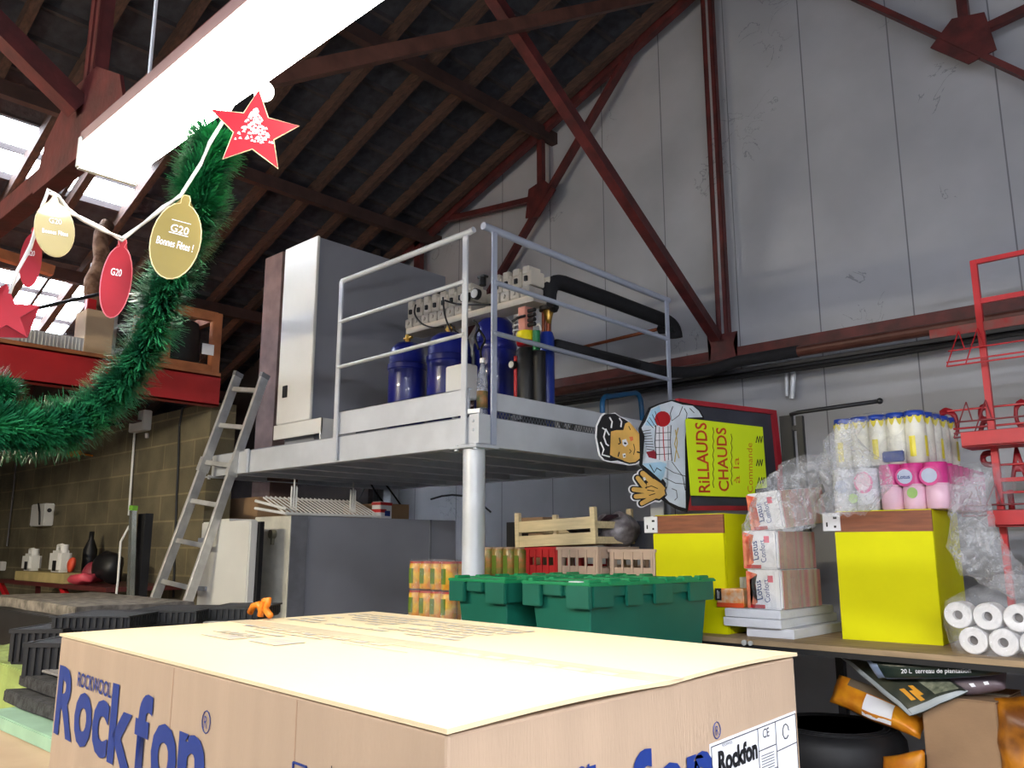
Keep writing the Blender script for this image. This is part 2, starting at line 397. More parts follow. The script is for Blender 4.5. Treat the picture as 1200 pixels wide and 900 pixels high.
# ================================================================== RAISED STEEL PLATFORM
PX0, PX1, PY0, PY1 = -5.95, -3.0, 2.95, 4.75
pf = thing('raised_platform', 'pale grey steel platform on round columns carrying the cooling machine', 'platform', (-4.4, 3.8, 0))
def P(n, mb, m=M_galv, **k): return obj(n, mb, m, pf, world=True, **k)
def cchan(a, b, s):     # C channel, web outside
    a = Vector(a); b = Vector(b); d = (b-a).normalized(); nrm = d.cross(Vector((0, 0, 1)))*s
    m = MB(); m.bar(a, b, .008, .15, bev=.001)
    for z in (-.072, .072): m.bar(a+nrm*.03+Vector((0, 0, z)), b+nrm*.03+Vector((0, 0, z)), .06, .008)
    return m
zb = 2.185
P('edge_beam', cchan((PX0, PY0, zb), (PX1, PY0, zb), -1), label='bright front edge beam')
P('edge_beam', cchan((PX1, PY0, zb), (PX1, PY1, zb), -1), label='side edge beam seen to the right of the column')
P('edge_beam', cchan((PX0, PY1, zb), (PX1, PY1, zb), 1))
P('edge_beam', cchan((PX0, PY0, zb), (PX0, PY1, zb), 1))
x = PX0+.36
while x < PX1-.1:
    P('joist', MB().b2((x-.003, PY0+.01, 2.12), (x+.003, PY1-.01, 2.235)).b2((x-.025, PY0+.01, 2.116), (x+.025, PY1-.01, 2.124))); x += .37
for yy in (3.55, 4.15):
    P('cross_brace', MB().b2((PX0, yy-.02, 2.15), (PX1, yy+.02, 2.156)))
g = MB()
g.b2((PX0, PY0, 2.236), (PX1, PY1, 2.240))
k = 0; x = PX0
while x < PX1: g.b2((x, PY0, 2.24), (x+.006, PY1, 2.262)); x += .034
y = PY0
while y < PY1: g.b2((PX0, y, 2.244), (PX1, y+.006, 2.266)); y += .034
P('grating_deck', g, mat('zinc grating', (150, 156, 168), .5, .3))
def col(x, y):
    m = MB(); m.cyl((x, y, .012), (x, y, 2.10), .058, n=28)
    c = P('column', m, smooth='auto')
    obj('base_plate', MB().box((x, y, .006), (.22, .22, .012)), M_galv, c, world=True)
    obj('head_plate', MB().box((x, y, 2.105), (.2, .17, .012), 0, .003).cyl((x-.07, y-.06, 2.09), (x-.07, y-.06, 2.12), .012, n=6).cyl((x+.07, y-.06, 2.09), (x+.07, y-.06, 2.12), .012, n=6), M_galv, c, world=True)
col(PX1-.075, PY0+.04)
col(PX0+.1, PY0+.04)
P('column', MB().b2((PX1-.12, PY1-.1, 0), (PX1-.02, PY1-.092, 2.11)).b2((PX1-.12, PY1-.1, 0), (PX1-.114, PY1-.01, 2.11)).b2((PX1-.12, PY1-.02, 0), (PX1-.02, PY1-.012, 2.11)), label='square rear column near the wall')
P('column', MB().b2((PX0+.02, PY1-.1, 0), (PX0+.12, PY1-.01, 2.11)))
P('corner_bracket', MB().b2((PX1-.05, PY0-.022, 2.12), (PX1+.012, PY0-.012, 2.27)).b2((PX1+.012, PY0-.022, 2.12), (PX1+.02, PY0+.06, 2.27)).cyl((PX1-.02, PY0-.03, 2.19), (PX1-.02, PY0-.012, 2.19), .008, n=6).cyl((PX1-.02, PY0-.03, 2.235), (PX1-.02, PY0-.012, 2.235), .008, n=6))
P('splice_plate', MB().b2((-5.28, PY0-.03, 2.105), (-5.24, PY0-.012, 2.27), .002))
P('corner_tab', MB().box((PX1-.02, PY0-.01, 2.285), (.07, .03, .022), .3))
# toe boards
P('toe_board', MB().b2((-4.22, PY0-.008, 2.275), (PX1-.07, PY0, 2.415)).b2((-4.22, PY0-.008, 2.411), (PX1-.07, PY0+.02, 2.415)))
P('toe_board', MB().b2((PX1-.005, PY0+.12, 2.302), (PX1+.003, PY1, 2.395)).b2((PX1-.022, PY0+.12, 2.391), (PX1+.003, PY1, 2.395)), label='toe board along the right side')
ge_ = MB(); y = PY0+.12
ge_.b2((PX1-.004, PY0+.1, 2.262), (PX1-.001, PY1, 2.266)).b2((PX1-.004, PY0+.1, 2.296), (PX1-.001, PY1, 2.30))
while y < PY1-.02:
    ge_.bar((PX1-.003, y, 2.264), (PX1-.003, y+.012, 2.298), .003, .003, up=(1, 0, 0)); ge_.bar((PX1-.003, y+.012, 2.298), (PX1-.003, y+.024, 2.264), .003, .003, up=(1, 0, 0)); y += .024
P('grating_edge', ge_, mat('dull zinc mesh', (112, 116, 124), .5, .3))
# railings : posts are flat bars, rails are tubes
lr = P('railing', MB().tube([(-4.215, PY0-.02, 3.245), (-3.07, PY0-.02, 3.262), (PX1-.03, PY0-.02, 3.268)], .017, 12), M_galv, smooth='auto', label='front railing with three rails')
for xx in (-4.21, -3.085): obj('post', MB().b2((xx-.019, PY0-.034, 2.12), (xx+.019, PY0-.022, 3.245), .002), M_galv, lr, world=True)
for z in (2.99, 2.70): obj('rail', MB().tube([(-4.21, PY0-.028, z-.012), (-3.085, PY0-.028, z)], .012, 10), M_galv, lr, world=True, smooth='auto')
hr = P('railing', MB().tube([(PX1, PY0+.02, 3.292), (PX1, PY1+.02, 3.272)], .021, 12), M_galv2, smooth='auto', label='right railing with three rails')
for yy in (PY0+.095, PY1-.02): obj('post', MB().b2((PX1+.004, yy-.019, 2.12), (PX1+.016, yy+.019, 3.275), .002), M_galv2, hr, world=True)
for z in (2.99, 2.71): obj('rail', MB().tube([(PX1+.01, PY0+.09, z+.003), (PX1+.01, PY1-.02, z)], .014, 10), M_galv2, hr, world=True, smooth='auto')

# ------------------------------------------------------------------ white cabinet on the platform
CY = 3.12
cl = pY(330, 400, CY).x; 
cb_ = thing('equipment_cabinet', 'tall white metal cabinet standing on the raised platform', 'cabinet', (-4.98, 3.7, 2.266))
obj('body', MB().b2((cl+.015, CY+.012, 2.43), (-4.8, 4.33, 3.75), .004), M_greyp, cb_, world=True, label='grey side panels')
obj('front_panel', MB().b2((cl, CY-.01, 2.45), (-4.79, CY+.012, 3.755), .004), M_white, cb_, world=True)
obj('plinth', MB().b2((cl+.03, CY+.05, 2.27), (-4.82, 4.3, 2.43)), M_greyp, cb_, world=True)
obj('front_sill', MB().b2((cl+.01, CY-.03, 2.34), (-4.62, CY-.018, 2.44)).b2((-4.632, CY-.03, 2.27), (-4.62, CY+.25, 2.44)).b2((cl+.01, CY-.03, 2.268), (-4.62, CY-.018, 2.29)), M_white, cb_, world=True)
q = pY(334, 459, CY-.012)
obj('lock', MB().box(q, (.055, .012, .085), 0, .002), M_blk, cb_, world=True)

# ------------------------------------------------------------------ refrigeration machine
DZ = 2.266
def tank(px, ptop, Y, r, label):
    c = pY(px, 440, Y); top = pY(px, ptop, Y).z
    t = thing('refrigerant_tank', label, 'tank', (c.x, Y, DZ), 0, 'blue tanks of the cooling machine')
    h = top-DZ
    obj('shell', MB().lathe([(r*.8, 0), (r, .03), (r, h*.72), (r*.985, h*.84), (r*.9, h*.93), (r*.6, h*.985), (0, h)], n=32), M_blue, t, smooth=True)
    obj('seam_band', MB().lathe([(r, h*.70), (r+.006, h*.71), (r+.006, h*.76), (r, h*.77)], n=32), M_blue, t, smooth='auto')
    obj('valve', MB().cyl((0, 0, h-.01), (0, 0, h+.05), .018).cyl((-.03, 0, h+.03), (.04, 0, h+.03), .01), M_brass, t)
    return t
tank(477, 402, 3.32, .118, 'leftmost blue steel tank behind the front railing')
tank(526, 391, 3.40, .135, 'wide middle blue steel tank behind the front railing')
tank(580, 372, 3.62, .13, 'tallest blue steel tank behind the corner posts of the railing')
# control manifold, long relay bar above the tanks
A = pY(475, 366, 3.45); B = pY(612, 328, 3.45)
mf = thing('compressor_head', 'long cream bank of relays and valve blocks above the blue tanks', 'machine', ((A.x+B.x)/2, 3.5, (A.z+B.z)/2-.12))
L_ = B-A; n = 14
zlo = pY(475, 390, 3.45).z
obj('mounting_rail', MB().b2((A.x, 3.46, zlo-.01), (B.x+.08, 3.6, zlo+.03)).b2((A.x, 3.6, zlo), (B.x+.08, 3.61, zlo+.17)), M_cream, mf, world=True)
for i in range(n):
    x0 = A.x+(B.x+.06-A.x)*i/n; w = (B.x+.06-A.x)/n*.9
    if i in (8, 9): continue
    m = MB(); m.b2((x0, 3.45, zlo+.03), (x0+w, 3.58, zlo+.09), .004)
    m.cyl((x0+w*.5, 3.44, zlo+.06), (x0+w*.5, 3.455, zlo+.06), .012)
    obj('valve_block', m, mat('grey cream block', (190, 184, 176), .5), mf, world=True)
    m = MB(); m.b2((x0, 3.47, zlo+.10), (x0+w, 3.59, zlo+.19), .004).b2((x0+w*.15, 3.46, zlo+.17), (x0+w*.85, 3.57, zlo+.215), .004)
    r_ = obj('relay', m, M_cream, mf, world=True)
    obj('socket', MB().b2((x0+w*.36, 3.458, zlo+.125), (x0+w*.64, 3.472, zlo+.155)), M_blk, r_, world=True)
for i in (2, 5):
    c = A.lerp(B, i/8.0); obj('coil', MB().cyl((c.x, 3.52, zlo+.2), (c.x, 3.52, zlo+.255), .022).b2((c.x-.03, 3.5, zlo+.25), (c.x+.03, 3.54, zlo+.262)), M_black, mf, world=True)
for px, py in ((543, 348), (556, 344)):
    c = pY(px, py, 3.42)
    ga = obj('gauge', MB().cyl(c, c+Vector((0, .03, 0)), .034, n=24), M_black, mf, world=True)
    obj('dial', MB().cyl(c+Vector((0, -.004, 0)), c, .028, n=24), M_white, ga, world=True)
def wire(pts, Y, r=.006, m=M_black, nm='cable'):
    P_ = [pY(a, b, Y+.02*math.sin(i*2)) for i, (a, b) in enumerate(pts)]
    # smooth
    out = []
    for i in range(len(P_)-1):
        p0 = P_[max(i-1, 0)]; p1 = P_[i]; p2 = P_[i+1]; p3 = P_[min(i+2, len(P_)-1)]
        for k in range(5):
            t = k/5; out.append(.5*((2*p1)+(p2-p0)*t+(2*p0-5*p1+4*p2-p3)*t*t+(3*p1-p0-3*p2+p3)*t**3))
    out.append(P_[-1]); obj(nm, MB().tube(out, r, 6), m, mf, world=True, smooth=True)
wire([(487, 357), (486, 368), (494, 379), (508, 384), (520, 383)], 3.40)
wire([(519, 348), (521, 368), (526, 383), (530, 392)], 3.38)
wire([(521, 352), (535, 356), (556, 357), (575, 357)], 3.40)
wire([(528, 380), (536, 390), (548, 398)], 3.38)
wire([(526, 384), (528, 392), (526, 398)], 3.37, .004, mat('salmon cable', (200, 130, 110), .5))
wire([(560, 385), (568, 398), (563, 412), (567, 432), (569, 448)], 3.36, .008)
wire([(555, 375), (561, 384), (557, 395), (561, 410)], 3.34, .007)
wire([(600, 377), (608, 372), (615, 370)], 3.4, .008)
# junction box
a = pY(522, 430, 3.2); b = pY(545, 460, 3.2)
jb = thing('junction_box', 'white square junction box on legs in front of the middle blue tank', 'box', ((a.x+b.x)/2, 3.24, DZ))
obj('case', MB().b2((a.x, 3.2, b.z-.03), (b.x, 3.3, a.z), .006), M_white, jb, world=True)
obj('leg', MB().b2((a.x+.03, 3.23, DZ), (a.x+.05, 3.26, b.z-.03)), M_galv, jb, world=True)
obj('leg', MB().b2((b.x-.05, 3.23, DZ), (b.x-.03, 3.26, b.z-.03)), M_galv, jb, world=True)
# bottle behind the corner post
c = pY(557, 478, 3.02)
bo = thing('plastic_bottle', 'see-through drinks bottle with label standing behind the corner post', 'bottle', (c.x, 3.07, DZ))
obj('body', MB().lathe([(.026, 0), (.03, .01), (.03, .2), (.024, .25), (.012, .29), (.012, .31)], n=20), film('bottle plastic', .5, (170, 176, 190)), bo, smooth=True)
obj('label', MB().lathe([(.0308, .06), (.0308, .15)], n=20), mat('bottle label', (190, 130, 80), .5, col2=(90, 110, 70), scale=25), bo, smooth=True)
obj('cap', MB().cyl((0, 0, .305), (0, 0, .33), .015), M_white, bo)
# filter with yellow band, gauges
c = pX(617, 430, -3.15)
top = pX(617, 389, -3.15).z-DZ
ft = thing('filter_cylinder', 'black cylinder with a yellow band beside the tall blue tank', 'cylinder', (c.x, c.y, DZ))
obj('shell', MB().lathe([(.05, 0), (.055, .02), (.055, top*.8), (.05, top*.82)], n=24), M_black, ft, smooth='auto')
obj('band', MB().lathe([(.0, top), (.052, top), (.058, top*.98), (.058, top*.9), (.05, top*.895)], n=24), mat('yellow band', (236, 220, 20), .4), ft, smooth='auto')
obj('band', MB().lathe([(.056, top*.895), (.056, top*.86)], n=24), M_redx, ft, smooth=True, label='thin red band')
obj('shell', MB().cyl((.07, .03, 0), (.07, .03, top*.78), .038), M_black, ft, smooth='auto')
obj('green_fitting', MB().cyl((.085, -.01, top*.78), (.085, -.01, top*.98), .022), mat('green fitting', (30, 130, 80), .4), ft, smooth='auto')
for z in (.58, .2): 
    ga = obj('gauge', MB().cyl((-.055, -.07, top*z+.04), (-.055, -.04, top*z+.04), .024, n=20), M_black, ft)
    obj('dial', MB().cyl((-.055, -.073, top*z+.04), (-.055, -.07, top*z+.04), .019, n=20), M_white, ga)
    obj('stem', MB().cyl((-.055, -.045, top*z+.04), (-.03, 0, top*z+.04), .01), M_brass, ga)
obj('pipe', MB().cyl((-.055, -.03, .12), (-.055, -.03, top*.75), .013), M_redx, ft, label='red pipe between the gauges')
obj('name_plate', MB().b2((-.05, -.066, top*.08), (.02, -.056, top*.26)), M_paper, ft)
obj('elbow', MB().tube([(-.1, -.03, .06), (-.04, -.04, .03), (.03, -.04, .035)], .02), M_black, ft, smooth=True)
m = MB()
for k in range(4): m.cyl((.03, -.02, top+.03+k*.028), (.085, -.02, top+.03+k*.028), .012)
obj('valve_stack', MB().b2((-.02, -.05, top), (.035, .02, top+.14), .003), mat('salmon solenoid', (206, 140, 124), .5), ft)
obj('coil', m, M_black, ft)
m = MB()
for k in range(4): m.tube([(-.02, 0, top+.02+k*.03), (-.1, .01, top+.03+k*.03), (-.16, .06, top+.01+k*.03)], .007)
obj('pipe', m, M_alu, ft, label='bundle of thin bright pipes')
# tall narrow blue cylinder and copper head
c = pX(641, 430, -3.12); top = pX(641, 390, -3.12).z-DZ
bc = thing('blue_cylinder', 'slim bright blue cylinder with copper pipes on top at the platform edge', 'cylinder', (c.x, c.y, DZ))
obj('shell', MB().lathe([(.04, 0), (.044, .01), (.044, top-.03), (.035, top), (0, top+.005)], n=24), mat('cylinder blue', (22, 52, 148), .35, 0, .03, 5), bc, smooth='auto')
obj('pipe', MB().cyl((.012, 0, top), (.012, 0, top+.10), .016), M_copper, bc, smooth='auto')
obj('fitting', MB().lathe([(.014, top+.05), (.02, top+.08), (.032, top+.13), (.03, top+.14)], (.015, 0, 0), 16), M_brass, bc, smooth=True)
obj('pipe', MB().cyl((-.025, 0, top-.01), (-.025, 0, top+.13), .011), M_copper, bc, smooth='auto')
obj('handle', MB().tube([(-.11, -.01, top+.055), (-.05, -.01, top+.06), (-.035, -.01, top+.02)], .008), M_white, bc, smooth=True)
# insulated pipe : up, along to the wall, bend down, back
X0 = c.x+.03; YB0 = c.y
z1 = pX(660, 332, X0).z
far = pX(786, 378, X0)
def arc(a, b, c_, n=6): # quadratic bend
    a, b, c_ = map(Vector, (a, b, c_)); return [a.lerp(b, t/n).lerp(b.lerp(c_, t/n), t/n) for t in range(n+1)]
ip = thing('insulated_pipe', 'thick black insulated pipe rising from the blue cylinder and running to the wall', 'pipe', (X0, YB0, DZ+top+.13))
zt = DZ+top+.14
yb = YB0
pts = [(X0-.015, yb, zt)]+[(X0-.015, yb, z1-.13)]+arc((X0-.015, yb, z1-.12), (X0-.01, yb, z1), (X0, yb+.12, z1))+[(X0, 4.2, z1)]+arc((X0, far.y-.08, far.z), (X0, far.y+.06, far.z), (X0, far.y+.06, far.z-.1))
obj('sleeve', MB().tube(pts, .048, 16), M_foam, ip, world=True, smooth=True)
obj('collar', MB().cyl((X0+.03, yb, zt+.0), (X0+.05, yb-.05, zt+.015), .03).cyl((X0-.015, yb, zt-.01), (X0-.015, yb, zt+.015), .056), M_black, ip, world=True)
a = pY(788, 388, far.y-.02); b = pY(690, 405, 5.28)
obj('elbow', MB().cyl(pY(773, 386, far.y), pY(792, 384, far.y), .034), M_foam, ip, world=True, smooth='auto')
obj('pipe', MB().tube([pY(770, 386, 5.2), b, pY(660, 412, 5.28)], .014), M_copper, ip, world=True, smooth=True, label='thin copper pipe running back along the wall')
a = pX(652, 405, X0); b = pX(745, 428, X0)
lp = thing('lower_insulated_pipe', 'lower black insulated pipe sloping along the platform then turning right along the wall', 'pipe', (X0, 4.3, a.z-.05))
w_ = pY(830, 421, 5.2)
obj('sleeve', MB().tube([a, b]+arc(b, (X0+.02, 5.10, b.z-.02), (X0+.35, 5.2, 2.872))+[Vector((X0+.8, 5.2, 2.873))], .04, 14), M_foam, lp, world=True, smooth=True)
solo('copper_coil', MB().tube([(X0-.01+.045*math.cos(t), YB0+.16, DZ+.06+.05*math.sin(t)) for t in [k*.4 for k in range(32)]], .012, 8), mat('dull brass hose', (96, 90, 66), .6), 'small dull coiled hose on the deck right of the slim blue cylinder', 'hose')
solo('sheet_offcut', MB().box((X0+.02, YB0+.36, DZ+.135), (.08, .3, .006), .05).b2((X0+.0, YB0+.28, DZ), (X0+.01, YB0+.29, DZ+.132)).b2((X0+.03, YB0+.42, DZ), (X0+.04, YB0+.43, DZ+.132)), M_alu, 'thin bright metal strip lying level with the toe board top', 'metal strip')
# blue bent handle
a = pX(706, 488, -3.12); b = pX(752, 490, -3.12); t0 = pX(706, 463, -3.12); t1 = pX(748, 463, -3.12)
hz = (t0.z+t1.z)/2
hd = thing('hand_truck', 'blue tube handle sticking up behind the toe board of the platform', 'hand truck', (-3.12, (a.y+b.y)/2, DZ))
obj('handle', MB().tube([(-3.12, a.y, DZ)]+arc((-3.12, a.y, t0.z-.07), (-3.12, a.y, t0.z), (-3.12, a.y+.07, t0.z))+arc((-3.12, b.y-.07, t1.z+.01), (-3.12, b.y, t1.z+.01), (-3.12, b.y, t1.z-.07))+[(-3.12, b.y+.02, DZ)], .017, 10), mat('petrol blue tube', (24, 92, 140), .4), hd, world=True, smooth=True)
obj('toe_plate', MB().b2((-3.3, a.y-.02, DZ), (-3.1, b.y+.04, DZ+.006)), mat('petrol blue tube', (24, 92, 140), .4), hd, world=True)

# ------------------------------------------------------------------ ladder
top = Vector((-5.60, 3.12, 2.86)); 
mid = pX(196, 716, -5.62)
top = pX(295, 438, -5.50)
dirn = (mid-top).normalized(); foot = top+dirn*((top.z-.02)/-dirn.z)
la = thing('ladder', 'aluminium ladder leaning on the left end of the platform', 'ladder', foot)
side = Vector((1, .30, 0)); side = (side-dirn*side.dot(dirn)).normalized(); W = .135
nrm = side.cross(dirn).normalized()
for s in (-1, 1):
    w0 = .17; w1 = .135
    obj('stile', MB().bar(top+side*s*w1, foot+side*s*w0, .075, .022, up=side), M_alu, la, world=True, bevel=.003)
    obj('cap', MB().bar(top+side*s*w1-dirn*.004, top+side*s*w1+dirn*.03, .08, .027, up=side), mat('grey plastic cap', (140, 140, 142), .5), la, world=True)
n = 10; Ltot = (foot-top).length
for k in range(n):
    q = top+dirn*(.13+k*.285); s0 = .14
    obj('rung', MB().bar(q-side*s0, q+side*s0, .032, .026, up=nrm), M_alu, la, world=True, bevel=.002)
for s in (-1, 1):
    q = top+dirn*.72+side*s*.145
    obj('bracket', MB().bar(q-dirn*.05, q+dirn*.05, .09, .03, up=side), M_alu, la, world=True)

# ------------------------------------------------------------------ under the platform : cold cabinets
cr = thing('cold_room', 'big grey-sided cold store with a white front under the platform', 'cold store', (-5.3, 3.9, 0))
lx = pY(300, 610, 3.144).x
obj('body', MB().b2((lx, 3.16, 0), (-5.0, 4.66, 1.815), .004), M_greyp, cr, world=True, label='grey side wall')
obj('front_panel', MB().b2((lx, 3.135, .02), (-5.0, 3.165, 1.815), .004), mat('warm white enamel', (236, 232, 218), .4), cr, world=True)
s_ = MB(); 
obj('corner_trim', MB().b2((-5.0, 3.14, 0), (-4.992, 3.27, 1.815)), mat('trim grey', (128, 130, 138), .5), cr, world=True)
obj('corner_trim', MB().b2((-5.0, 4.38, 0), (-4.993, 4.40, 1.815)), mat('trim grey', (128, 130, 138), .5), cr, world=True)
q = pY(321, 628, 3.13)
kn = obj('latch', MB().cyl(q+Vector((0, -.03, .012)), q+Vector((0, .01, .012)), .03, n=20).box(q+Vector((0, -.01, -.035)), (.02, .02, .05)), mat('nickel latch', (150, 146, 128), .35, .6), cr, world=True)
fz = thing('upright_freezer', 'white upright freezer with a thick door left of the grey cold store', 'freezer', (-5.75, 3.4, 0))
x0 = pY(234, 650, 2.86).x; x1 = pY(291, 650, 2.86).x
obj('body', MB().b2((max(x0, -5.76), 2.95, 0), (lx-.02, 3.9, 1.80)), M_white, fz, world=True)
obj('door', MB().b2((x0, 2.86, .08), (x1, 2.92, pY(260, 611, 2.86).z), .008), M_white, fz, world=True)
obj('door_seal', MB().b2((x0+.02, 2.92, .1), (x1+.025, 2.95, 1.77)), M_blk, fz, world=True)
for py in (633, 690):
    z = pY(240, py, 2.85).z; obj('hinge', MB().b2((x0-.01, 2.845, z-.015), (x0+.14, 2.86, z+.015)), mat('hinge grey', (168, 174, 188), .4), fz, world=True)
# things on top of the cold store
def carton(name, label, lo, hi, m=M_card2, cat='box', rz=0, group=None, flaps=True):
    lo = Vector(lo); hi = Vector(hi); c = (lo+hi)/2; s = hi-lo
    t = thing(name, label, cat, (c.x, c.y, lo.z), rz, group)
    obj('body', MB().b2((-s.x/2, -s.y/2, 0), (s.x/2, s.y/2, s.z-.004), .004), m, t)
    f = MB()
    for sg in (-1, 1): f.b2((-s.x/2, sg*.002, s.z-.004), (s.x/2, sg*(s.y/2), s.z))
    obj('flap', f, m, t)
    obj('tape', MB().b2((-s.x/2-.001, -.025, s.z), (s.x/2+.001, .025, s.z+.001)), mat('packing tape', (206, 186, 150), .25), t)
    return t
a = pY(255, 603, 3.25); b = pY(304, 582, 3.25)
carton('cardboard_box', 'tan cardboard box on the freezer just behind the ladder', (a.x, 3.25, 1.80), (b.x-.02, 3.6, b.z))
c0 = pY(416, 605, 3.9); c1 = pY(432, 588, 3.9)
carton('cardboard_box', 'small brown box behind the wire rack on the cold store', (c0.x-.3, 4.0, 1.815), (c1.x, 4.3, 1.815+.12))
wb = thing('medicine_box', 'small white and red box on top of the grey cold store', 'box', (pX(445, 598, -5.1).x, pX(445, 598, -5.1).y, 1.815), .3)
obj('body', MB().b2((-.02, -.075, 0), (.06, .075, .125), .004), M_paper, wb)
obj('print', MB().b2((-.022, -.076, .045), (.061, .0, .07)).b2((-.022, -.076, .1), (.061, .076, .122)), M_redx, wb)
obj('print', MB().b2((.0602, -.02, .02), (.0612, .05, .06)), M_ink, wb, label='blue patch')
# wire rack
a = Vector((pX(300, 600, -5.03).x, 0, 0))
wr = thing('wire_rack', 'white wire shelf rack lying on the edge of the grey cold store', 'wire rack', (-5.10, 3.55, 1.815), 0)
y0, y1 = -.45, .35
fr = MB(); fr.tube([(.1, y0, .01), (.1, y1, .01), (-.2, y1, .13), (-.2, y0, .13)], .006, 8, closed=True)
fr.tube([(.1, y0, .012), (.1, y1, .012)], .01, 8)
obj('frame', fr, M_white, wr)
wi = MB()
for k in range(22):
    y = y0+.02+(y1-y0-.04)*k/21; wi.tube([(.1, y, .02), (-.2, y, .14)], .0055, 6)
obj('wires', wi, M_white, wr)
for y in (-.32, .18):
    for s in (-1, 0, 1): obj('hook', MB().tube([(-.02, y+s*.02, .04), (-.02, y+s*.02, .2+(.05 if s == 0 else 0)), (-.025, y+s*.02, .21+(.06 if s == 0 else 0))], [.008, .006, .002], 6), M_white, wr)
for k in (0, 1): obj('side_arm', MB().tube([(.1, y0, .012+k*.03), (-.1, y0-.12, .05+k*.05)], .01, 8), M_white, wr)
# hanging cables under the platform
cg = MB()
for (a, b, c) in (((432, 560), (425, 580), (410, 600)), ((432, 562), (440, 578), (452, 592)), ((452, 568), (462, 580), (475, 600)), ((505, 585), (545, 570), (575, 600))):
    cg.tube(arc(pY(*a, 4.5), pY(*b, 4.5), pY(*c, 4.5)), .008, 6)
solo('hanging_cables', cg, M_black, 'loose black cables hanging under the platform deck', 'cables')
# dark curtain band beneath the deck at the far left

# ================================================================== FOREGROUND BOX
BL_ = [Vector((-1.868, .655)), Vector((-.628, .578)), Vector((-.644, 1.365)), Vector((-1.884, 1.452))]   # left, near, right, back
ZT, ZB = 1.43, .80
bx = thing('printed_cardboard_box', 'huge cardboard box with big blue lettering filling the foreground', 'box', (-1.25, 1.0, ZB))
def v3(p, z): return Vector((p.x, p.y, z))
m = MB(); m.prism([v3(p, ZB) for p in BL_], (0, 0, ZT-ZB-.006)); 
bmesh.ops.subdivide_edges(m.b, edges=[e for e in m.b.edges if abs(e.verts[0].co.z-e.verts[1].co.z) > .3], cuts=4)
body_m = mat('printed carton board', (182, 156, 130), .8, 0, .02, 3, .12, 60, stretch=(6, 6, .6))
obj('body', m, body_m, bx, world=True, bevel=.004)
mlr = [(BL_[0]+BL_[3])/2, (BL_[1]+BL_[2])/2]
def flap(a, b, c, d, z0, z1):  # a,b outer ; c,d centre line
    m = MB(); n = 16
    top = []; 
    for i in range(n+1):
        t = i/n; row = []
        for j in range(7):
            s = j/6; p = a.lerp(b, t).lerp(d.lerp(c, t), s)
            lift = (z1-z0)*0
            end = max(0, t-.72)/.28
            row.append(v3(p, ZT+.004*math.sin(s*3.1)*end))
        top.append(row)
    vs = [[m.b.verts.new(p) for p in r_] for r_ in top]; vb = [[m.b.verts.new(p-Vector((0, 0, .005))) for p in r_] for r_ in top]
    for i in range(n):
        for j in range(6):
            m.b.faces.new((vs[i][j], vs[i+1][j], vs[i+1][j+1], vs[i][j+1])); m.b.faces.new((vb[i][j], vb[i][j+1], vb[i+1][j+1], vb[i+1][j]))
    for i in range(n):
        m.b.faces.new((vs[i][0], vb[i][0], vb[i+1][0], vs[i+1][0])); m.b.faces.new((vs[i][6], vs[i+1][6], vb[i+1][6], vb[i][6]))
    for j in range(6):
        m.b.faces.new((vs[0][j], vs[0][j+1], vb[0][j+1], vb[0][j])); m.b.faces.new((vs[n][j], vb[n][j], vb[n][j+1], vs[n][j+1]))
    return m
M_toplit = mat('carton board top', (226, 206, 166), .7, 0, .015, 2, .05, 60)  # paler than the sides: the lamp's light on the top put into the colour
ov = Vector((.004, -.004))
obj('flap', flap(BL_[0]+Vector((-.002, -.003)), BL_[1]+ov, mlr[1]+Vector((.006, 0)), mlr[0], 0, 0), M_toplit, bx, world=True, smooth='auto')
obj('flap', flap(BL_[3]+Vector((-.002, .003)), BL_[2]+Vector((.004, .004)), mlr[1]+Vector((.006, 0)), mlr[0], 0, 0), M_toplit, bx, world=True, smooth='auto')
d = (mlr[1]-mlr[0]).normalized(); nn = Vector((-d.y, d.x))
tm = MB(); pa = [mlr[0]-nn*.03, mlr[1]+d*.007-nn*.03, mlr[1]+d*.007+nn*.03, mlr[0]+nn*.03]
tm.prism([v3(p, ZT+.0006) for p in pa], (0, 0, .0006))
0 and tm.prism([v3(p, ZT+.001) for p in (pa[1], pa[2])]+[v3(pa[2]+d*.002, ZT-.012), v3(pa[1]+d*.002, ZT-.012)], (d.x*.001, d.y*.001, .0005))
obj('tape', tm, mat('clear parcel tape', (228, 212, 178), .25, 0, .03, 8, .2, 30, spec=.6, col2=(218, 202, 170)), bx, world=True)
# vertical seam creases
fd = (BL_[1]-BL_[0]).normalized(); fn = Vector((fd.y, -fd.x))
def fp(s, z, off=.0015): p = BL_[0]+fd*s+fn*off; return v3(p, z)
rd = (BL_[2]-BL_[1]).normalized(); rn = Vector((rd.y, -rd.x))
def rp(s, z, off=.0015): p = BL_[1]+rd*s+rn*off; return v3(p, z)
UP = Vector((0, 0, 1))
def ink(s, o, xd, yd, m, lab=None, bold=.02, th=.0005): return obj('lettering', text_mb(s, o, xd, yd, th, bold), m, bx, world=True, label=lab)
FD = v3(fd, 0); RD = v3(rd, 0)
def word(letters, P_, D_, s0, base, cap, widths, gap, m):
    s = s0
    for ch, w in zip(letters, widths):
        desc = 0; h = cap if ch in 'Rkf' else cap*.74
        ink(ch, P_(s, base), D_*w, UP*h, m, bold=.035); s += w+gap
word('Rockfon', fp, FD, .018, 1.243, .128, (.112, .098, .082, .112, .068, .098, .092), .0055, M_ink)
ink('ROCKWOOL', fp(.135, 1.344), FD*.185, UP*.026, M_ink, bold=.02)
ink('R', fp(.702, 1.352), FD*.011, UP*.016, M_ink, bold=0)
o_ = MB(); c = fp(.7075, 1.360, .0012); 
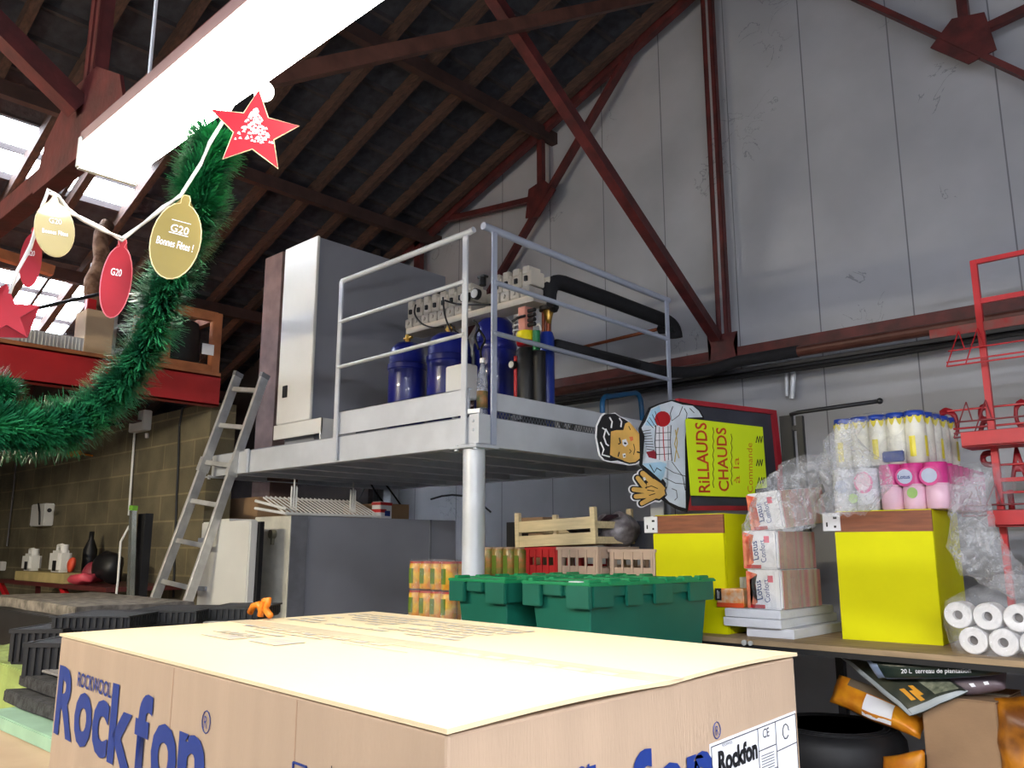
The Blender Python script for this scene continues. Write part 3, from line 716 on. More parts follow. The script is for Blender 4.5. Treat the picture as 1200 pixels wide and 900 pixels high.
o_.tube([c+FD*.013*math.cos(k*.5236)+UP*.015*math.sin(k*.5236) for k in range(12)], .0008, 4, closed=True); obj('registered_mark', o_, M_ink, bx, world=True)
ws = (.085, .073, .062, .084, .052, .074, .069)
word('Rockfon', rp, RD, -.035+.012, 1.258, .098, ws, .0045, M_ink)
ink('ROCKWOOL', rp(.08, 1.339), RD*.15, UP*.02, M_ink, bold=.02)
c = rp(.519, 1.350, .0012); o_ = MB(); o_.tube([c+RD*.010*math.cos(k*.5236)+UP*.011*math.sin(k*.5236) for k in range(12)], .0007, 4, closed=True); obj('registered_mark', o_, M_ink, bx, world=True)
ink('R', rp(.514, 1.344), RD*.009, UP*.012, M_ink, bold=0)
for s_, z_ in ((.86, 1.352),):
    fr_ = MB()
    for (a, b) in (((.955, 1.35), (.985, 1.35)), ((.955, 1.30), (.955, 1.35)), ((.985, 1.30), (.985, 1.35))): fr_.bar(fp(*a), fp(*b), .002, .002)
    obj('pictogram', fr_, M_ink, bx, world=True)
ink('Isolation', fp(1.04, 1.352), FD*.07, UP*.009, M_blk, bold=0)
for s_ in (.58, .955): obj('crease', MB().bar(fp(s_, ZT-.01, .0), fp(s_, ZB, .0), .002, .001), mat('carton crease', (176, 142, 114), .8), bx, world=True)
# label on the right face
lb = MB(); lb.prism([rp(.497, 1.335, .0005), rp(.497, 1.12, .0005), rp(.776, 1.12, .0005), rp(.776, 1.341, .0005)][::-1], v3(rn, 0)*.0012)
lab = obj('paper_label', lb, M_paper, bx, world=True, label='white printed label')
def lt(s, a, b, w, h, bold=.02):
    obj('lettering', text_mb(s, rp(a, b, .0022), RD*w, UP*h, .0004, bold), M_blk, lab, world=True)
lt('Rockfon', .517, 1.293, .118, .030, .045); lt('ROCKWOOL', .53, 1.3265, .03, .004, 0)
lt('CE', .655, 1.318, .022, .013, .0)
ll = MB()
for a, b in (((.5, 1.331), (.774, 1.337)), ((.5, 1.331), (.5, 1.125)), ((.774, 1.337), (.774, 1.125)), ((.64, 1.334), (.64, 1.13)), ((.70, 1.335), (.70, 1.13)), ((.5, 1.27), (.64, 1.272)), ((.64, 1.302), (.70, 1.303)), ((.70, 1.292), (.774, 1.294)), ((.64, 1.27), (.70, 1.27)), ((.5, 1.22), (.774, 1.22))):
    ll.bar(rp(*a, .002), rp(*b, .002), .001, .001)
for k in range(8): ll.bar(rp(.648, 1.294-.004*k, .002), rp(.69, 1.294-.004*k, .002), .0012, .0006)
c = rp(.735, 1.316, .002); ll.tube([c+RD*.011*math.cos(k*.7)+UP*.011*math.sin(k*.7) for k in range(9)], .001, 4)
obj('ruling', ll, M_blk, lab, world=True)
# print on the top, seen faint and reversed
tp = MB(); M_grey = mat('faint grey top print', (164, 160, 158), .6, 0, .1, 40, col2=(206, 192, 160))
def tpnt(u, v_): return v3(BL_[0].lerp(BL_[1], u).lerp(BL_[3].lerp(BL_[2], u), v_), ZT+.0012)
rr = random.Random(3)
def tpr(u0, u1, v0, v1): tp.prism([tpnt(u0, v0), tpnt(u1, v0), tpnt(u1, v1), tpnt(u0, v1)], (0, 0, .0004))
for k in range(7):
    u = .05
    while u < .55:
        w = rr.uniform(.01, .05)
        if rr.random() < .75: tpr(u, min(u+w, .56), .62+k*.045, .62+k*.045+.022)
        u += w+.012
tpr(.20, .32, .36, .375); tpr(.18, .40, .40, .408); tpr(.34, .42, .26, .34); tpr(.2, .3, .24, .29)
for k in range(5): tpr(.16+.03*k, .18+.03*k, .30, .335)
for k in range(9): tpr(.1+.05*k, .135+.05*k, .43, .455)
tpr(.46, .62, .40, .404)
for k in range(7): tpr(.64+.045*k, .67+.045*k, .47, .49)
obj('top_print', tp, M_grey, bx, world=True)
# the load underneath it
ub = thing('supporting_box', 'plain cardboard box hidden under the big printed one', 'box', (-1.25, 1.0, .15), R(-3.6))
obj('body', MB().b2((-.6, -.37, 0), (.6, .37, .648), .004), M_card, ub); obj('tape', MB().b2((-.601, -.03, .6482), (.601, .03, .6492)), M_card2, ub)
pl = thing('pallet', 'wooden pallet under the stack of foreground boxes', 'pallet', (-1.25, 1.0, 0), R(-3.6))
for k in range(5): obj('board', MB().b2((-.6, -.4+.16*k+.01*k, .128), (.6, -.28+.16*k+.01*k, .15)), M_wood, pl)
for k in (-1, 0, 1): obj('bearer', MB().b2((-.6+.54*(k+1), -.4, 0), (-.48+.54*(k+1), .4, .128)), M_wood, pl)

# ================================================================== STEEL SHELF ALONG THE WALL
SHZ = 1.2
sh = thing('long_shelf', 'long wooden shelf board on a black steel frame along the wall', 'shelf', (-1.2, 3.95, 0))
obj('board', MB().b2((-4.1, 3.535, SHZ-.022), (.6, 4.55, SHZ)), mat('worn shelf board', (172, 146, 112), .7, 0, .08, 5, stretch=(1, 6, 6)), sh, world=True)
for y in (3.54, 4.5): obj('beam', MB().b2((-4.1, y, SHZ-.045), (.6, y+.04, SHZ-.022)), M_black, sh, world=True)
for x in (-4.08, -1.86, .5):
    for y in (3.58, 4.46): obj('upright', MB().b2((x-.02, y, 0), (x+.02, y+.04, SHZ-.03)), M_black, sh, world=True)
obj('lower_board', MB().b2((-4.1, 3.56, .60), (.6, 4.5, .62)), M_card2, sh, world=True)
q = pY(873, 753, 3.53); obj('bolt', MB().cyl(q, q+Vector((0, -.012, 0)), .012).cyl(q+Vector((.03, 0, 0)), q+Vector((.03, -.012, 0)), .01), M_alu, sh, world=True)

# ------------------------------------------------------------------ yellow display boxes
def ybox(x, y, rz, w, label, D=.42):
    t = thing('display_box', label, 'box', (x, y, SHZ), R(rz), None)
    ht = .565; hp = .47
    obj('body', MB().b2((-w, .018, 0), (0, D, ht), .003), M_yel, t)
    obj('front_panel', MB().b2((-w, 0, 0), (0, .018, hp), .002), M_yel, t)
    obj('wooden_rail', MB().b2((-w+.002, .004, hp), (-.0, .018, ht-.004), .001), M_brn, t, label='brown board along the top')
    obj('price_holder', MB().b2((-w-.05, -.004, hp+.006), (-w+.028, .003, ht-.008), .001), M_paper, t, label='white card')
    obj('print', MB().b2((-w-.035, -.0052, hp+.025), (-w-.028, -.004, hp+.045)).b2((-w-.0, -.0052, hp+.02), (-w+.01, -.004, hp+.03)).b2((-w-.002, -.0052, hp+.06), (-w+.014, -.004, hp+.07)), M_blk, t)
    return t
ybox(-2.045, 3.66, 0, .40, 'bright yellow box with a brown top rail under the chalkboard sign')
ybox(-1.165, 3.865, 4, .412, 'bright yellow box with a brown top rail carrying the toilet roll packs', D=.50)

# ------------------------------------------------------------------ advertising board
SA_ = Vector((-2.30, 3.62)); sd = Vector((.32, .947)).normalized()
def sg(px, py, off=0):
    s, z = pL(px, py, SA_, sd); nrm_ = Vector((sd.y, -sd.x)); 
    p = SA_+sd*s+nrm_*off; return Vector((p.x, p.y, z))
def zz(x, y, off=0): return sg(680+x/4.8, 450+y/4.8, off)
NR = Vector((sd.y, -sd.x, 0))
ab = thing('advertising_board', 'chalkboard in a red frame lying on its side with a cut-out butcher figure', 'sign', zz(860, 705))
outer = [(540, 82), (1090, 150), (1135, 560), (1140, 712), (598, 712), (575, 400)]
inner = [(566, 112), (1070, 172), (1108, 560), (1112, 686), (612, 686), (592, 400)]
def pts(l, off=0): return [zz(x, y, off) for x, y in l]
m = MB()
for i in range(6):
    j = (i+1) % 6
    m.prism(pts([outer[i], outer[j], inner[j], inner[i]], -.01), NR*.028)
obj('frame', m, mat('dull red frame', (164, 36, 48), .45), ab, world=True)
m = MB(); m.prism(pts([(540, 82), (1090, 150), (1135, 560), (1140, 712), (598, 712), (575, 400)], -.014), NR*.006)
obj('backing', m, mat('grey backing', (110, 108, 110), .6), ab, world=True)
m = MB(); m.prism(pts(inner, -.004), NR*.004); obj('slate', m, mat('chalkboard slate', (44, 46, 54), .45, 0, .1, 4, col2=(62, 64, 74)), ab, world=True)
paper = [(575, 195), (1010, 245), (1022, 430), (1035, 585), (968, 592), (968, 640), (605, 628), (590, 420)]
m = MB(); m.prism(pts(paper, .02), NR*.001)
pp = obj('paper_poster', m, mat('fluorescent yellow paper', (216, 240, 24), .6, 0, .01, 4), ab, world=True, label='fluorescent yellow paper with red handwriting')
M_rpen = mat('red felt pen', (206, 66, 30), .6); M_opn = mat('orange felt pen', (220, 130, 24), .6)
def ptext(s, x0, y0, x1, y1, h, m, bold=.0, slant=0):
    o = zz(x0, y0, .0215); xd = zz(x1, y1, .0215)-o; yd = zz(x0-h, y0-slant, .0215)-o
    obj('lettering', text_mb(s, o, xd, yd, .0006, bold), m, pp, world=True)
ptext('RiLLAUDS', 716, 612, 694, 222, 66, M_rpen, .015)
ptext('CHAUDS', 822, 605, 804, 250, 58, M_rpen, .015)
ptext('à la', 882, 560, 876, 415, 34, M_opn)
ptext('Commande', 955, 612, 950, 335, 30, M_opn)
def stroke(l, w, m, nm='pen_line', off=.022, par=None):
    mb = MB(); P_ = [zz(x, y, off) for x, y in l]; mb.tube(P_, w, 5); obj(nm, mb, m, par or pp, world=True)
stroke([(735-6*(i % 2), 585-i*26) for i in range(14)], .0018, M_blk)
stroke([(838-6*(i % 2), 570-i*26) for i in range(12)], .0018, M_blk)
for (cx, cy) in ((990, 315), (992, 445), (1000, 545)):
    stroke([(cx-18+7*k, cy+18*(-1)**k) for k in range(6)], .003, M_blk)
# --- figure
def ctp(l, off, t, m, nm, lab=None):
    mb = MB(); mb.prism(pts(l, off), NR*t); return obj(nm, mb, m, cu_, world=True, label=lab)
sil_b = [(318, 250), (345, 205), (375, 135), (430, 112), (500, 92), (560, 112), (620, 118), (660, 150), (682, 190), (680, 210), (585, 205), (578, 330), (580, 560), (588, 722), (560, 716), (520, 700), (480, 672), (440, 648), (452, 600), (440, 560), (345, 490), (322, 455)]
mb = MB(); mb.prism(pts(sil_b, .014), NR*.006)
cu_ = obj('butcher_figure', mb, M_blk, ab, world=True, label='painted cut-out of a young man in a white coat and striped shirt')
head = [(86, 240), (100, 210), (112, 185), (128, 172), (150, 180), (185, 170), (210, 188), (240, 203), (272, 225), (294, 262), (328, 285), (352, 320), (358, 380), (342, 418), (300, 448), (265, 453), (235, 444), (200, 432), (160, 436), (126, 428), (103, 402), (92, 350), (82, 300)]
face = [(160, 270), (190, 262), (230, 262), (240, 225), (262, 215), (280, 250), (300, 275), (330, 295), (346, 325), (350, 380), (336, 408), (298, 440), (265, 445), (235, 436), (205, 415), (175, 412), (155, 400), (158, 340)]
hand = [(330, 500), (345, 492), (372, 505), (405, 540), (440, 562), (462, 590), (458, 622), (432, 645), (400, 640), (368, 655), (340, 680), (322, 684), (318, 668), (340, 640), (305, 650), (290, 640), (300, 625), (345, 612), (292, 605), (286, 590), (300, 580), (350, 582), (312, 560), (306, 530), (315, 508)]
handb = [(328, 488), (348, 482), (378, 497), (412, 532), (450, 556), (475, 590), (468, 632), (435, 656), (402, 652), (376, 668), (345, 692), (318, 694), (306, 682), (300, 662), (282, 652), (272, 628), (262, 605), (268, 585), (292, 570), (300, 555), (296, 530), (304, 502)]
M_skin = mat('painted skin yellow', (236, 186, 96), .5); M_coat = mat('painted pale coat', (222, 232, 240), .5); M_ltb = mat('painted light blue', (176, 216, 238), .5)
M_wht = M_paper
def off2(l, k):
    cx = sum(p[0] for p in l)/len(l); cy = sum(p[1] for p in l)/len(l); return [(cx+(x-cx)*k, cy+(y-cy)*k) for x, y in l]
ctp(off2(head, 1.05), .010, .006, M_wht, 'outline'); ctp(head, .012, .006, M_blk, 'hair'); ctp(face, .0185, .001, M_skin, 'face')
def capsule(x0, y0, x1, y1, r):
    a = math.atan2(y1-y0, x1-x0); o = []
    for k in range(9): t_ = a+math.pi/2+k*math.pi/8; o.append((x0+r*math.cos(t_), y0+r*math.sin(t_)))
    for k in range(9): t_ = a-math.pi/2+k*math.pi/8; o.append((x1+r*.85*math.cos(t_), y1+r*.85*math.sin(t_)))
    return o
fingers = [(410, 610, 288, 594, 15), (405, 625, 300, 634, 15), (410, 630, 334, 672, 14), (400, 560, 338, 505, 17), (345, 575, 310, 530, 14)]
palm = [(360, 560), (400, 535), (440, 560), (466, 590), (460, 625), (430, 648), (390, 640), (362, 610)]
for f_ in fingers:
    ctp(capsule(*f_[:4], f_[4]+15), .009, .005, M_wht, 'outline'); ctp(capsule(*f_[:4], f_[4]+8), .011, .006, M_blk, 'hand_outline')
ctp(off2(palm, 1.38), .009, .005, M_wht, 'outline'); ctp(off2(palm, 1.2), .011, .006, M_blk, 'hand_outline')
for q_, f_ in enumerate(fingers): ctp(capsule(*f_), .0184+.0003*q_, .0008, M_skin, 'finger')
ctp(palm, .0200, .0008, M_skin, 'palm')
ctp([(330, 250), (354, 212), (384, 142), (432, 120), (500, 100), (560, 120), (618, 126), (652, 155), (672, 190), (590, 192), (572, 205), (572, 330), (570, 555), (578, 700), (540, 690), (486, 665), (462, 640), (478, 575), (455, 540), (380, 490), (335, 455), (345, 420), (362, 380), (358, 320)], .0205, .0006, M_coat, 'coat')
ctp([(350, 235), (384, 150), (430, 125), (440, 160), (400, 200), (400, 240)], .0212, .0005, M_ltb, 'coat_shade')
ctp([(335, 450), (440, 440), (470, 450), (455, 520), (440, 545), (380, 490)], .0212, .0005, M_ltb, 'coat_shade')
ctp([(410, 235), (495, 235), (490, 330), (498, 430), (440, 440), (412, 420), (405, 330)], .0214, .0005, M_wht, 'shirt')
ctp([(448+44*math.cos(a*.45), 200+44*math.sin(a*.45)) for a in range(14)], .022, .0012, M_redx, 'red_cap')
ctp([(355, 385), (400, 375), (415, 395), (412, 425), (370, 415)], .022, .0006, mat('maroon tie', (150, 34, 50), .5), 'scarf')
def ln(l, w=.0018, m=M_blk, off=.0222): stroke(l, w, m, 'ink_line', off, cu_)
ln([(450, 245), (452, 330), (460, 435)], .003, M_redx); ln([(412, 280), (495, 275)]); ln([(408, 320), (492, 318)]); ln([(408, 360), (494, 358)]); ln([(412, 400), (497, 395)])
ln([(430, 245), (430, 430)]); ln([(478, 240), (480, 430)]); ln([(410, 235), (405, 330), (412, 420)], .0025); ln([(495, 235), (490, 330), (500, 435)], .0025)
for k in range(8): ln([(330+k*4, 270+k*14), (380+k*3, 262+k*16)])
for k in range(4): ln([(360+15*k, 210-18*k), (395+12*k, 250-6*k)])
ln([(505, 130), (490, 170), (500, 210), (540, 180), (560, 130)]); ln([(570, 140), (585, 170), (580, 200)]); ln([(600, 140), (625, 165)]); ln([(535, 250), (515, 340), (540, 420)], .003, mat('ochre stroke', (196, 170, 90), .5)); ln([(520, 260), (530, 330), (515, 440)], .003, mat('ochre stroke', (196, 170, 90), .5))
ln([(460, 470), (510, 500), (575, 520)]); ln([(460, 530), (520, 560), (575, 565)]); ln([(500, 440), (560, 520), (575, 600)]); ln([(500, 590), (525, 600), (530, 640), (515, 655)]); ln([(375, 455), (400, 500), (415, 475), (440, 490)], .0025)
ln([(470, 580), (460, 600), (470, 625), (455, 640)], .003)
# face details: lying on its side, brows, eyes, nose, mouth
ln([(205, 305), (212, 335), (200, 340)], .0035); ln([(205, 385), (198, 410)], .003); ctp([(222, 318), (244, 312), (256, 340), (240, 356), (226, 345)], .0198, .0006, M_wht, 'eye'); ctp([(224, 395), (240, 392), (242, 415), (228, 418)], .0198, .0006, M_wht, 'eye')
ln([(232, 335), (242, 338)], .005); ln([(232, 403), (236, 408)], .004); ln([(262, 370), (272, 380), (262, 392)]); ln([(285, 340), (292, 370), (285, 400)]); ln([(305, 385), (338, 392)], .004); ln([(258, 240), (268, 262)])
ctp([(262, 300), (282, 298), (285, 318), (270, 325)], .0198, .0006, mat('cheek blush', (236, 120, 70), .5), 'cheek')
for l in ([(110, 250), (128, 262), (118, 300), (132, 340), (145, 350)], [(100, 330), (118, 370), (108, 400), (150, 412)], [(150, 190), (165, 215), (160, 250)], [(205, 195), (218, 215), (214, 245)], [(128, 255), (148, 290)]): ln(l, .004, M_wht)
ln([(362, 598), (400, 604)], .0018); ln([(372, 628), (405, 618)], .0018); ln([(350, 585), (385, 575), (420, 590)], .0018)
ctp([(338, 528), (350, 525), (356, 540), (345, 546)], .0198, .0008, M_wht, 'ring')
# ears of support: prop behind
obj('prop_leg', MB().bar(sg(900, 480, -.02), sg(885, 596, -.16), .03, .02), M_black, ab, world=True)

# ------------------------------------------------------------------ black stand with arm
YS = 4.32
st = thing('black_stand', 'black metal stand with a long thin arm behind the chalkboard sign', 'stand', (pY(925, 520, YS).x, YS, SHZ))
a = pY(912, 487, YS); b = pY(925, 480, YS); 
xx = pY(922, 520, YS).x
obj('panel', MB().b2((xx-.035, YS, SHZ), (xx+.035, YS+.03, pY(920, 487, YS).z), .002), M_black, st, world=True)
x2 = pY(938, 520, YS).x
obj('post', MB().b2((x2-.018, YS, SHZ), (x2+.018, YS+.03, pY(938, 487, YS).z), .002), M_black, st, world=True)
obj('link', MB().b2((xx, YS+.005, pY(925, 505, YS).z), (x2, YS+.025, pY(925, 499, YS).z)), M_black, st, world=True)
c = pY(1031, 470, YS); a = pY(926, 486, YS)
obj('arm', MB().tube([a, a.lerp(c, .1)+Vector((0, 0, .006)), c], .011, 10), M_black, st, world=True, smooth=True)
obj('tip', MB().sph(c, .016), M_black, st, world=True, smooth=True)

# ------------------------------------------------------------------ polystyrene panels and tissue packs
M_poly = mat('white foam board', (226, 228, 234), .8, 0, .02, 9, .2, 60)
for i, (x0, x1, y0, z0, z1) in enumerate(((-1.97, -1.72, 3.66, SHZ, SHZ+.042), (-2.07, -1.765, 3.63, SHZ+.044, SHZ+.084), (-2.055, -1.76, 3.62, SHZ+.086, SHZ+.124))):
    lab_ = ('lowest white foam panel, sticking out to the right on the shelf', 'white foam panel in the middle of the stack of three', 'top white foam panel directly under the tissue packs')[i]
    solo('foam_board', MB().b2((x0+.02, y0, z0), (x1, 4.3-.05*i, z1), .003).crumple(.001, 30, i), M_poly, lab_, 'foam panel')
TZ = SHZ+.126
M_side = mat('tissue side stripes', (196, 190, 164), .4, 0, .04, 3, col2=(206, 134, 140), stretch=(0, 7, 0), det=1)
def tissue(x, y, z, rz, label, tilt=0):
    t = thing('tissue_pack', label, 'tissue pack', (x, y, z), R(rz))
    if tilt: t.rotation_euler = (R(tilt), R(-4), R(rz))
    w, dd, h = .172, .42, .175
    obj('body', MB().b2((-w, 0, 0), (0, dd, h), .008), M_paper, t)
    obj('side_wrap', MB().b2((-.001, .02, .002), (.002, dd, h-.002)), M_side, t, label='pink and grey striped long side')
    m = MB(); m.prism([(-w+.004, -.001, .004), (-w+.02, -.001, .004), (-w+.055, -.001, .03), (-w+.03, -.001, .06), (-w+.05, -.001, .11), (-w+.02, -.001, .13), (-w+.06, -.001, .155), (-w+.004, -.001, h-.004)], (0, .0012, 0))
    obj('print', m, mat('orange red print', (226, 84, 60), .5, 0, .1, 30, col2=(236, 150, 110)), t)
    obj('print', MB().b2((-w+.02, -.0016, .004), (-w+.09, 0, .02)), M_redx, t)
    obj('print', MB().b2((-w+.11, -.0016, .12), (-w+.135, 0, .15)), mat('pink print', (232, 110, 130), .5), t, label='pink patch')
    obj('lettering', text_mb('Lotus', (-w+.082, -.002, .045), (-.006, 0, .085), (-.03, 0, -.006), .0005, .01), M_ink, t)
    obj('lettering', text_mb('Confort', (-w+.118, -.002, .035), (-.006, 0, .10), (-.026, 0, -.006), .0005, .0), M_ink, t)
    return t
tissue(-1.755, 3.635, TZ, 0, 'lowest white and orange tissue pack standing on the foam panels')
tissue(-1.765, 3.64, TZ+.177, 1, 'middle white and orange tissue pack of the stack of three')
tissue(-1.735, 3.66, TZ+.36, -4, 'topmost tilted tissue pack inside crumpled clear wrapping', 5)
# little orange pack and roll beside
a = pY(842, 711, 3.60)
sp = thing('sponge_pack', 'small orange printed pack with a black tag lying on the foam panels', 'pack', (pY(860, 700, 3.64).x-.01, 3.68, TZ), R(3))
obj('body', MB().b2((-.085, -.03, 0), (.05, .1, .085), .006), mat('orange print wrap', (240, 150, 60), .4, 0, .1, 30, col2=(240, 210, 180)), sp)
obj('tag', MB().b2((-.092, -.032, .03), (-.06, -.029, .085)), M_blk, sp, label='black tag')
obj('print', MB().b2((-.085, -.0315, .0), (.05, -.0295, .02)), mat('orange print band', (236, 90, 40), .5), sp)
obj('print', MB().b2((-.08, -.0328, .038), (-.076, -.032, .076)).b2((-.072, -.0328, .038), (-.070, -.032, .07)), M_paper, sp)
solo('kitchen_roll', MB().lathe([(.008, 0), (.045, 0), (.047, .004), (.047, .13), (.044, .134), (.008, .134)], pY(868, 680, 3.84)*0+Vector((pY(868, 680, 3.84).x, 3.84, TZ)), 20), M_roll, 'white roll standing behind the small orange pack', 'paper roll', smooth='auto')

# ------------------------------------------------------------------ toilet roll packs on yellow box
M_mag = mat('magenta wrap', (214, 60, 140), .35, 0, .05, 20); M_lila = mat('pale lilac wrap', (238, 196, 214), .35, 0, .03, 12); M_silv = mat('silvery white wrap', (222, 224, 232), .3, 0, .03, 12)
BZ = SHZ+.566
def rollpack(name, label, loc, rz, nx, ny, nz, r, h, mb_, mt, group=None, blue=False):
    t = thing(name, label, 'roll pack', loc, R(rz), group)
    m = MB(); m2 = MB()
    for i in range(nx):
        for j in range(ny):
            for k in range(nz):
                c = Vector((r+2*r*i, r+2*r*j, k*h)); e = bmesh
                m.lathe([(r*.3, .0), (r*.93, .0), (r*1.03, .006), (r*1.03, h-.006), (r*.93, h), (r*.3, h)], c, 14)
            m2.lathe([(r*1.045, h*nz*.55), (r*1.05, h*nz*.56), (r*1.05, h*nz*.97), (r*.97, h*nz+.001), (r*.3, h*nz+.002)], Vector((r+2*r*i, r+2*r*j, 0)), 14)
    obj('rolls', m, mb_, t, smooth='auto'); obj('wrapper_band', m2, mt, t, smooth='auto')
    return t
def disc(t, c, rx, rz_, m, nm='print'):
    mb = MB(); mb.prism([(c[0]+rx*math.cos(a*.4488), c[1], c[2]+rz_*math.sin(a*.4488)) for a in range(14)], (0, -.002, 0)); return obj(nm, mb, m, t)
pa_ = ybx = Vector((-1.165, 3.865))
rot = R(3)
def onbox(dx, dy): return Vector((-1.165+dx*math.cos(rot)-dy*math.sin(rot), 3.865+dx*math.sin(rot)+dy*math.cos(rot), BZ))
p1 = rollpack('toilet_roll_pack', 'pink and magenta toilet roll pack, right one on the yellow box', onbox(-.215, .02), 2, 3, 8, 2, .047, .1, M_lila, M_mag)
for i, cx in enumerate((.1, .2)): 
    disc(p1, (cx+.02, -.004, .14), .042, .042, M_mag); disc(p1, (cx+.02, -.007, .142), .032, .032, mat('pale blue print', (190, 200, 224), .4))
disc(p1, (.145, -.006, .07), .022, .024, mat('lime print', (160, 200, 110), .4))
obj('lettering', text_mb('Lotus', (.092, -.0095, .132), (.05, 0, .0), (0, 0, .018), .0004, .02), M_ink, p1)
p2 = rollpack('toilet_roll_pack', 'white and pink toilet roll pack, left one on the yellow box', onbox(-.425, .02), 3, 2, 4, 2, .05, .095, M_silv, M_silv)
disc(p2, (.15, -.004, .125), .042, .05, M_mag); disc(p2, (.15, -.007, .128), .033, .04, M_lila); disc(p2, (.1, -.006, .055), .022, .022, mat('lime print', (160, 200, 110), .4)); disc(p2, (.05, -.004, .11), .03, .03, mat('pale blue print', (190, 200, 224), .4))
M_kr = mat('white kitchen roll wrap', (232, 230, 214), .35, 0, .04, 14); M_bl2 = mat('royal blue wrap', (34, 70, 170), .35); M_ye2 = mat('yellow wrap print', (230, 214, 60), .35)
kr = thing('kitchen_roll_pack', 'tall pack of kitchen rolls with blue tops and yellow points in clear film', 'roll pack', onbox(-.43, .09)+Vector((0, 0, .202)), R(-6))
for i in range(5):
    for j in range(5):
        if i in (1, 2, 3) and j in (1, 2, 3): continue
        r = .043; c = Vector((r+.084*i, r+.084*j, 0))
        rl = obj('roll', MB().lathe([(r*.4, 0), (r, .004), (r*1.02, .16), (r, .2), (r*.95, .232), (r*.3, .236)], c, 18), M_kr, kr, smooth=True)
        obj('blue_top', MB().lathe([(r*1.02, .207), (r*.97, .234), (r*.3, .238)], c, 18), M_bl2, rl, smooth=True)
        m = MB()
        q = lambda aa, z, rr_=r*1.045: Vector((c.x+rr_*math.cos(aa), c.y+rr_*math.sin(aa), z))
        faces_ = ([-math.pi/2] if j == 0 else [])+([0] if i == 4 else [])
        for a0 in faces_ or [-math.pi/2]:
            for k in range(3):
                a_ = a0+(k-1)*.75; m.prism([q(a_-.36, .212), q(a_+.36, .212), q(a_+.16, .186), q(a_, .176), q(a_-.16, .186)], (0, 0, .0005))
            if (i+j) % 2 == 0:
                m.prism([q(a0-.3, .03), q(a0, .028, r*1.06), q(a0+.3, .03), q(a0+.3, .12), q(a0, .12, r*1.06), q(a0-.3, .12)], (.0003, .0003, 0))
        obj('yellow_print', m, M_ye2, rl)
obj('print', MB().b2((.24, -.006, .01), (.34, .003, .06), .01), M_ink, kr)
# wrapping films
def filmblob(label, pts_, amp, m, seed, cuts=3, name='wrapping_film', sc=9):
    """a loose sheet bag lofted through rings: (centre, rx, ry)"""
    mb = MB(); rings = []; n = 22
    for (c, rx, ry) in pts_:
        ring = []
        for k in range(n):
            a = k*2*math.pi/n; cc = math.cos(a); ss = math.sin(a)
            e = .7; ring.append(mb.b.verts.new(Vector((c[0]+rx*math.copysign(abs(cc)**e, cc), c[1]+ry*math.copysign(abs(ss)**e, ss), c[2]))))
        rings.append(ring)
    for i in range(len(rings)-1):
        for k in range(n): mb.b.faces.new((rings[i][k], rings[i][(k+1) % n], rings[i+1][(k+1) % n], rings[i+1][k]))
    bmesh.ops.subdivide_edges(mb.b, edges=mb.b.edges[:], cuts=cuts, use_grid_fill=True)
    mb.crumple(amp, sc, seed).crumple(amp*.5, sc*3, seed+3)
    return solo(name, mb, m, label, 'plastic film', smooth=True)
K = onbox(-.22, .3)
def cz(px, py, Y): return tuple(pY(px, py, Y))
c1 = onbox(-.21, .29)
filmblob('clear film wrapped round the tall kitchen roll pack', [((c1.x-.02, c1.y-.01, BZ+.205), .26, .26), ((c1.x-.01, c1.y, BZ+.3), .25, .26), ((c1.x, c1.y+.02, BZ+.42), .235, .24), ((c1.x+.0, c1.y+.02, BZ+.455), .20, .2), ((c1.x, c1.y+.02, BZ+.46), .02, .02)], .012, M_film, 1)
filmblob('crumpled clear film hanging down left of the kitchen rolls', [(cz(985, 602, 3.68), .10, .07), (cz(1005, 575, 3.68), .13, .09), (cz(1000, 545, 3.7), .13, .09), (cz(985, 515, 3.74), .07, .06), (cz(1000, 492, 3.8), .05, .05)], .028, M_filmd, 2, sc=12)
filmblob('crumpled clear film bunched above the stack of tissue packs', [(cz(915, 622, 3.66), .16, .1), (cz(915, 590, 3.66), .14, .12), (cz(930, 565, 3.72), .13, .1), (cz(945, 545, 3.75), .13, .08), (cz(950, 535, 3.75), .06, .04)], .026, M_filmd, 4, sc=12)
filmblob('clear film sleeve round the lower tissue packs', [((-1.84, 3.84, TZ+.002), .10, .225), ((-1.84, 3.84, TZ+.17), .10, .225), ((-1.84, 3.84, TZ+.33), .10, .225), ((-1.84, 3.84, TZ+.40), .08, .2)], .004, M_film, 5)
filmblob('crumpled clear film trailing from the pink packs down to the loose rolls', [(cz(1140, 560, 4.0), .08, .06), (cz(1135, 600, 3.9), .07, .06), (cz(1142, 640, 3.85), .10, .06), (cz(1165, 670, 3.8), .12, .07), (cz(1190, 690, 3.72), .06, .05), (cz(1205, 705, 3.7), .04, .04)], .028, M_filmd, 6, sc=10)
filmblob('clear film over the rear part of the pink roll pack', [(cz(1150, 592, 4.05), .10, .16), (cz(1150, 570, 4.05), .12, .18), (cz(1150, 548, 4.05), .11, .18), (cz(1150, 542, 4.05), .02, .03)], .01, M_film, 7)
